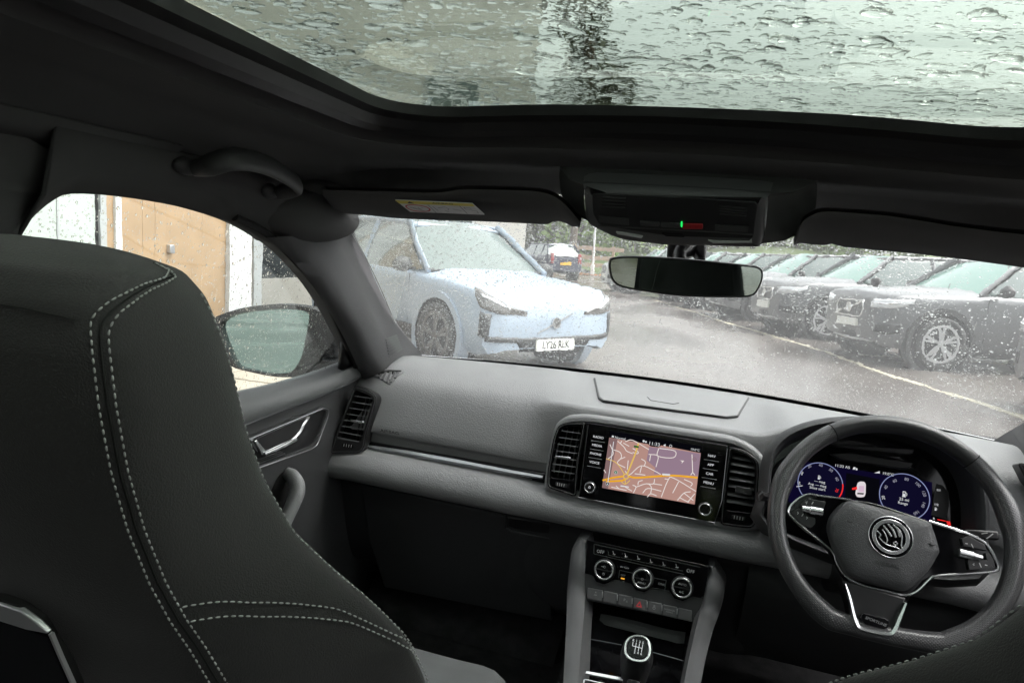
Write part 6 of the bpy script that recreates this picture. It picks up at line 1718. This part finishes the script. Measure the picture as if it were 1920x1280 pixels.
off = Matrix.Rotation(ehd, 4, 'Z') @ Vector((2.08, 0, 0)); put(ev, lotm(ep.x - off.x, ep.y - off.y, ehd))

# far dark car seen from behind -----------------------------------------
M['navy_paint'] = paint('dark navy paint', (.03, .032, .06), .18, .2)
far = car('dark_estate_car', 'dark car with yellow rear plate parked far off in front of the wooden fence', 'navy_paint', SUV)
rf = Frame((-2.34, 0, .75), (0, -1, 0), (0, 0, 1))
mb = MB(); mb.fbox(rf, -.27, .27, -.06, .06, -.02, .02); mb.build('number_plate', 'plate_y', far)
for s_ in (1, -1):
    mb = MB(); mb.fbox(rf, s_ * .68 - .08, s_ * .68 + .08, .0, .45, -.12, .02); mb.build('tail_lamp', 'red_lamp', far, bevel=.02)
fp = GL(1022, 508); put(far, lotm(fp.x * .80, fp.y * .80 + 0, R(128)))

# ---- fence, post, leaf litter
M['wood'] = mat('weathered timber', (.36, .28, .20), .7, var=(5, .2))
M['post'] = mat('painted steel post', (.62, .63, .63), .4)
M['litter'] = mat('orange leaf litter', (.40, .17, .07), .9, var=(3, .3))
fy = 43.0
fence = thing('wooden_fence', 'pale timber post and rail fence in front of the green bank', 'fence', mw=lotm(-7.0, fy))
fx0, fx1 = LY_(1040, 480, fy).x + 7.0, LY_(1165, 480, fy).x + 7.0
k = 0
x = fx0
while x < fx1:
    mb = MB(); mb.box((x, 0, .85), (.16, .14, 1.9)); p_ = mb.build('post', 'wood', None, bevel=.01); p_.parent = fence
    x += 1.25
for z in (.55, 1.05, 1.62):
    mb = MB(); mb.box(((fx0 + fx1) / 2, -.09, z), (fx1 - fx0 + .3, .05, .24)); p_ = mb.build('rail', 'wood', None, bevel=.01); p_.parent = fence
pp = LY_(1113, 480, 41.5)
lp = thing('lamp_post', 'slim pale grey steel post standing before the timber fence', 'post', mw=lotm(pp.x, 41.5))
mb = MB(); mb.tube([Vector((0, 0, 0)), Vector((0, 0, 3.0)), Vector((0, 0, 6.0))], [.07, .06, .05], 12); p_ = mb.build('pole', 'post', None); p_.parent = lp
mb = MB(); mb.box((0, 0, .3), (.22, .2, .6)); mb.box((0, -.35, 6.0), (.14, .8, .08)); p_ = mb.build('base_box', 'post', None, bevel=.01); p_.parent = lp
rng = random.Random(11)
mb = MB()
for i in range(1600):
    x = rng.uniform(-12, -3); y = rng.gauss(41.6, .5); a = rng.uniform(0, 6.3); s_ = rng.uniform(.04, .09)
    c_, d_ = math.cos(a) * s_, math.sin(a) * s_; z = rng.uniform(.01, .05)
    mb.add([(x - c_, y - d_, z), (x + d_, y - c_, z + .02), (x + c_, y + d_, z), (x - d_, y + c_, z + .015)], [(0, 1, 2, 3)])
lt = mb.build('leaf_litter', 'litter', None, smooth=0); put(lt, LOT); tag(lt, 'drift of orange fallen leaves along the foot of the timber fence', 'leaves', kind='stuff')

# ---- trees
M['bark'] = mat('bark', (.09, .07, .05), .9, bump=(20, .6, 'noise'))
def leafmat(nm, col):
    m = mat(nm, col, .55, var=(.8, .35)); b = m.node_tree.nodes['Principled BSDF']
    b.inputs['Transmission Weight'].default_value = 0; b.inputs['Subsurface Weight'].default_value = 0
    return m
M['leaf_a'] = leafmat('fresh green leaves', (.13, .21, .035)); M['leaf_b'] = leafmat('olive leaves', (.11, .16, .035)); M['leaf_c'] = leafmat('dark green leaves', (.022, .04, .016)); M['leaf_d'] = leafmat('brown green leaves', (.07, .075, .035))
def tree(name, label, x, y, h, w, m, seed, nl=1500, cat='tree', trunk=.18, low=.25, group=None, ls=.22):
    t = thing(name, label, cat, mw=lotm(x, y), group=group); rg = random.Random(seed)
    tb = MB(); pts = [Vector((rg.uniform(-.1, .1) * k, rg.uniform(-.1, .1) * k, h * .9 * k / 6)) for k in range(7)]
    tb.tube(pts, [trunk * (1 - .8 * k / 6) for k in range(7)], 8)
    lobes = []
    for k in range(9):
        z = h * lerp(low + .05, .92, k / 8); a = rg.uniform(0, 6.28); rr = w * .5 * rg.uniform(.35, .8) * (1 - .5 * abs(k / 8 - .45))
        e = Vector((math.cos(a) * rr, math.sin(a) * rr, z)); s0 = interp(z * .75 / (h * .9) * 6, list(range(7)), pts)
        tb.tube([s0, lerp(s0, e, .5) + Vector((0, 0, .2)), e], [trunk * .4, trunk * .25, trunk * .1], 5)
        lobes.append((e, w * rg.uniform(.20, .34)))
    lobes.append((Vector((0, 0, h * .95)), w * .2)); lobes.append((Vector((0, 0, h * (low + .9) / 2)), w * .38))
    o = tb.build('trunk', 'bark', None); o.parent = t
    lm = MB()
    for i in range(nl):
        c, r_ = lobes[rg.randrange(len(lobes))]
        d = Vector((rg.gauss(0, 1), rg.gauss(0, 1), rg.gauss(0, .8))).normalized() * r_ * rg.uniform(.3, 1.05) ** .6
        p = c + d; s_ = ls * rg.uniform(.6, 1.4)
        a = Vector((rg.gauss(0, 1), rg.gauss(0, 1), rg.gauss(0, .6))).normalized(); b = a.orthogonal().normalized()
        b = (b * math.cos(i) + a.cross(b) * math.sin(i))
        lm.add([p - a * s_, p + b * s_ * .55, p + a * s_, p - b * s_ * .55], [(0, 1, 2, 3)])
    o = lm.build('crown', m, None, smooth=0); o.parent = t
    return t
def at_u(u, y): return LY_(u, 480, y).x
tree('tall_tree', 'tall dark green tree rising above the far wall, seen through the sunroof', at_u(1060, 44), 46, 19.5, 6.2, 'leaf_d', 5, 5200, trunk=.3, ls=.20)
for i, (u, y, h, w, m, lb) in enumerate([(1005, 50, 5.6, 4.2, 'leaf_d', 'yellowish bushy tree beside the cream building, farthest left of the bank'), (1042, 53, 7.0, 5.0, 'leaf_b', 'olive bushy tree behind the dark far car'), (1085, 50, 6.6, 5.2, 'leaf_a', 'bright green tree behind the pale steel post'), (1130, 52, 7.4, 5.6, 'leaf_a', 'bright green tree behind the timber fence, left of the overhead console'), (1190, 54, 6.4, 5.6, 'leaf_b', 'green tree above the mirror arm, left part'), (1255, 56, 6.6, 6, 'leaf_d', 'dull green tree behind the mirror arm'), (1330, 58, 6.3, 6.4, 'leaf_b', 'olive tree right of the mirror arm'), (1410, 58, 6.2, 6.4, 'leaf_d', 'dull tree behind the right end of the overhead console'), (1490, 58, 7.0, 6.4, 'leaf_b', 'olive tree over the parked row, left of the right visor'), (1560, 58, 6.4, 6.4, 'leaf_a', 'bright tree over the parked row under the right visor'), (1650, 58, 6, 7, 'leaf_b', 'green tree hidden behind the right visor'), (1780, 56, 6, 7, 'leaf_b', 'olive tree far right behind the visor')]):
    tree('bank_tree', lb, at_u(u, y), y, h, w, m, 20 + i, 1300, low=.02, group='trees on the bank behind the fence', ls=.26)
for i, (x, y, h, w, lb) in enumerate([(-3.4, -14, 9, 6, 'tree behind the car that shows in the wing mirror, nearer the wall'), (1.5, -19, 10, 7, 'tree behind the car, straight back'), (8, -17, 9, 7, 'tree behind the car on the driver side')]):
    tree('rear_tree', lb, x, y, h, w, 'leaf_b', 60 + i, 1500, low=.02, group='trees behind the car', ls=.3)
mb = MB(); mb.grid([[Vector((x, y, z + .4 * math.sin(x * .4))) for x in range(-30, 60, 3)] for y, z in ((47, 0), (50, 1.2), (56, 2.4), (70, 3.2))])
hb = mb.build('grass_bank', mat('rough grass', (.07, .10, .03), .9, bump=(6, .8, 'noise'), var=(.7, .3)), None); put(hb, LOT); tag(hb, kind='structure')
tree('garden_shrub', 'brown green shrub beyond the rear end of the wood clad wall', -6.0, 3.0, 3.2, 2.0, 'leaf_d', 77, 1800, cat='shrub', trunk=.06, low=.02, ls=.10)

# ---- long pale building in the background
M['render_wall'] = mat('cream rendered wall', (.62, .60, .55), .85, var=(.6, .06))
M['roof_sheet'] = mat('grey roof sheet', (.22, .22, .22), .5)
bx1 = LY_(986, 440, 27).x
shed = thing('showroom_building', 'cream rendered two storey building rising behind the pale hatchback', 'building', mw=lotm(bx1, 27, R(17)))
mb = MB(); mb.box((-13, 1.25, 5.6), (26, 2.5, 11.2)); o = mb.build('wall', 'render_wall', None, smooth=0); o.parent = shed
mb = MB(); mb.box((-13, 1.25, 11.3), (26.6, 3.1, .3)); o = mb.build('roof', 'roof_sheet', None, smooth=0); o.parent = shed
for i in range(4):
    for z in (2.0, 6.2):
        mb = MB(); x = -3.2 - 5.2 * i; mb.box((x, -.03, z + .6), (2.2, .12, 1.7)); w_ = mb.build('window', 'post', None); w_.parent = shed
        mb = MB()
        for dx in (-.53, .53): mb.box((x + dx, -.10, z + .6), (.96, .04, 1.55))
        g_ = mb.build('pane', 'car_glass', None); g_.parent = w_
mb = MB()
for z in (3.9, 4.05, 8.2): mb.box((-13, -.05, z), (26, .1, .08))
o = mb.build('string_course', 'roof_sheet', None); o.parent = shed

# ---- wood clad wall with white post and glazing beside us
WX = -6.2
yv = lambda u, v=430: LX_(u, v, WX).y
M['clad'] = mat('orange tan timber cladding', (.31, .212, .120), .6, var=(3, .12))
M['white_paint'] = mat('white painted post', (.55, .57, .57), .45)
M['pale_panel'] = mat('pale grey green panel', (.36, .41, .38), .5)
M['frame_grey'] = mat('grey window frame', (.32, .34, .34), .45)
M['shop_glass'] = mat('dark shop window', (.025, .03, .032), .04, spec=1.0)
M['plinth'] = mat('grey rendered plinth', (.24, .235, .21), .7, var=(2, .1))
fac = thing('timber_clad_wall', 'orange tan timber clad wall with white posts outside the passenger window', 'wall', mw=LOT.copy())
HT = 3.4
def seg(u0, u1, m, name, dx=0, z0=0, z1=HT, dep=.12, vv=430):
    y0, y1 = yv(u0, vv), yv(u1, vv); mb = MB(); mb.box((WX - dep / 2 + dx, (y0 + y1) / 2, (z0 + z1) / 2), (dep, y1 - y0, z1 - z0)); o = mb.build(name, m, None, smooth=0); o.parent = fac; return o
seg(-200, 178, 'pale_panel', 'pale_panel'); seg(106, 110, 'frame_grey', 'panel_joint', .01); seg(178, 184, 'matte', 'dark_joint', .0); seg(184, 196, 'frame_grey', 'frame', .03)
seg(196, 212, 'clad', 'timber_board', .01); seg(212, 223, 'white_paint', 'white_batten', .04)
us = [223 + (424 - 223) * k / 9 for k in range(10)]
for a, b in zip(us[:-1], us[1:]): seg(a, b - .25, 'clad', 'timber_board', rng.uniform(-.003, .003))
seg(424, 466, 'white_paint', 'white_post', .06, dep=.2); seg(466.3, 471, 'clad', 'timber_board', .02); seg(471.3, 487, 'frame_grey', 'frame', .05)
zz = LX_(560, 520, WX).z
seg(487.3, 760, 'shop_glass', 'shop_window', -.02, zz, HT); seg(487.3, 760, 'plinth', 'plinth', .04, 0, zz)
seg(640, 652, 'frame_grey', 'frame', .04, zz, HT)
mb = MB(); y0, y1 = yv(-200), yv(760); mb.box((WX - .1, (y0 + y1) / 2, HT + .12), (.9, y1 - y0, .22)); o = mb.build('eaves', 'frame_grey', None, smooth=0); o.parent = fac
mb = MB(); mb.box((WX + .03, yv(316, 466), LX_(316, 466, WX).z), (.06, .07, .10)); o = mb.build('wall_light', 'silver', None, bevel=.01); o.parent = fac
# =================================================================== RAIN
def drops(name, label, surf, nrm_eps, samples, parent=None, hr=(.20, .36), seed=1, K=9):
    """samples: list of (a,b,r,elong,ang,irr); surf(a,b,off) gives the outer face"""
    rg = np.random.default_rng(seed)
    rings = [(1.0, .0), (.93, .38), (.68, .76), (.35, .95)]
    nv = K * len(rings) + 1 + K; V = []; F = []; base = 0
    th = np.arange(K) * 2 * np.pi / K
    allv = np.zeros((len(samples) * nv, 3)); faces = []
    for (a, b, r, el, an, ir) in samples:
        p = surf(a, b, 0.0); pu = surf(a + 1e-3, b, 0.0) - p; pv = surf(a, b + 1e-3, 0.0) - p
        pu.normalize(); n = pu.cross(pv).normalized(); up = surf(a, b, .01) - p
        if n.dot(up) < 0: n = -n
        q = n.cross(pu).normalized()
        U, Q, N_, P = (np.array(x) for x in (pu, q, n, p + n * .00015))
        rad = 1 + ir * (.5 * np.sin(th * 2 + rg.uniform(0, 6.3)) + .35 * np.sin(th * 3 + rg.uniform(0, 6.3)) + .2 * np.sin(th * 4 + rg.uniform(0, 6.3)))
        h = r * rg.uniform(*hr); ca, sa = math.cos(an), math.sin(an)
        ex, ey = np.cos(th) * rad * r * el, np.sin(th) * rad * r
        X, Y = ex * ca - ey * sa, ex * sa + ey * ca
        o = base
        for k, (rr, hh) in enumerate(rings):
            allv[o + k * K:o + k * K + K] = P + np.outer(X * rr, U) + np.outer(Y * rr, Q) + N_ * h * hh
        allv[o + 4 * K] = P + N_ * h
        allv[o + 4 * K + 1:o + 5 * K + 1] = P + np.outer(X, U) + np.outer(Y, Q)
        base += nv
    tmpl = []
    for k in range(3):
        for j in range(K):
            j2 = (j + 1) % K; tmpl.append((k * K + j, k * K + j2, (k + 1) * K + j2, (k + 1) * K + j))
    tmpl4 = np.array(tmpl); tri = np.array([(3 * K + j, 3 * K + (j + 1) % K, 4 * K) for j in range(K)])
    bot = np.array([4 * K + 1 + j for j in range(K - 1, -1, -1)])
    n = len(samples); offs_ = (np.arange(n) * nv)
    me = bpy.data.meshes.new(name)
    q4 = (tmpl4[None] + offs_[:, None, None]).reshape(-1); t3 = (tri[None] + offs_[:, None, None]).reshape(-1); bb = (bot[None] + offs_[:, None]).reshape(-1)
    loops = np.concatenate([q4, t3, bb]).astype(np.int32)
    cnt = np.concatenate([np.full(n * len(tmpl4), 4), np.full(n * K, 3), np.full(n, K)]).astype(np.int32)
    starts = np.concatenate([[0], np.cumsum(cnt)[:-1]]).astype(np.int32)
    me.vertices.add(len(allv)); me.vertices.foreach_set('co', allv.reshape(-1))
    me.loops.add(len(loops)); me.loops.foreach_set('vertex_index', loops)
    me.polygons.add(len(cnt)); me.polygons.foreach_set('loop_start', starts)
    try: me.polygons.foreach_set('loop_total', cnt)
    except Exception: pass
    me.polygons.foreach_set('use_smooth', [True] * len(cnt))
    me.update(calc_edges=True); me.validate()
    me.materials.append(M['water'])
    o = bpy.data.objects.new(name, me); COL.objects.link(o); tag(o, label, 'raindrops', kind='stuff'); return o
rg = random.Random(3)
def vnoise(x, y, s=0):
    return .5 + .25 * math.sin(x * 5.1 + s) * math.cos(y * 4.3 - s) + .25 * math.sin(x * 11.7 + y * 7.9 + 2 * s)
W0 = .005
smp = []
while len(smp) < 42000:
    a, b = rg.random(), rg.random(); s_ = a * 2 - 1
    den = .16 + .84 * max(sstep(-.15, -.55, s_), sstep(.78, .95, b) * .9, sstep(.30, .03, b) * .9, sstep(.55, .75, vnoise(s_ * 1.6, b * 1.3, 1)) * .8)
    if rg.random() > den: continue
    r = min(.0030, .00072 * math.exp(rg.gauss(0, .48)))
    smp.append((a, b, r, rg.uniform(1, 1.25), rg.uniform(1.2, 1.9), .12 + 25 * r))
for i in range(90):
    a, b = rg.uniform(.3, .98), rg.uniform(.05, .9); smp.append((a, b, rg.uniform(.0007, .0013), rg.uniform(5, 13), math.pi / 2 + rg.gauss(0, .08), .22))
drops('windscreen_raindrops', 'clear raindrops beaded all over the windscreen glass', lambda a, b, o: wind(a * 2 - 1, b, W0 + o), 0, smp, seed=2)
smp = []
for i in range(13000):
    a, b = rg.uniform(.05, .97), rg.uniform(.03, .97)
    r = min(.0028, .00072 * math.exp(rg.gauss(0, .45))); smp.append((a, b, r, rg.uniform(1, 1.25), rg.uniform(1.2, 1.9), .12 + 20 * r))
drops('side_window_raindrops', 'clear raindrops beaded on the passenger window glass', lambda a, b, o: dwin(a, b, .004 + o), 0, smp, seed=3)
smp = []
def rs_(a, b, o): return roof_surf(a, b, .005 + o)
for i in range(7500):
    a, b = rg.uniform(.04, .96), rg.uniform(.03, .42); smp.append((a, b, min(.004, .0013 * math.exp(rg.gauss(0, .4))), rg.uniform(1, 1.4), rg.gauss(0, .5), .2))
for i in range(1300):
    a, b = rg.uniform(.04, .96), rg.uniform(.03, .42); r = .0042 * math.exp(rg.gauss(0, .40)); smp.append((a, b, min(r, .009), rg.uniform(1, 2.2), rg.gauss(0, .6), .38))
drops('sunroof_raindrops', 'irregular raindrops lying on the tinted sunroof glass', rs_, 0, smp, hr=(.28, .45), seed=4, K=12)
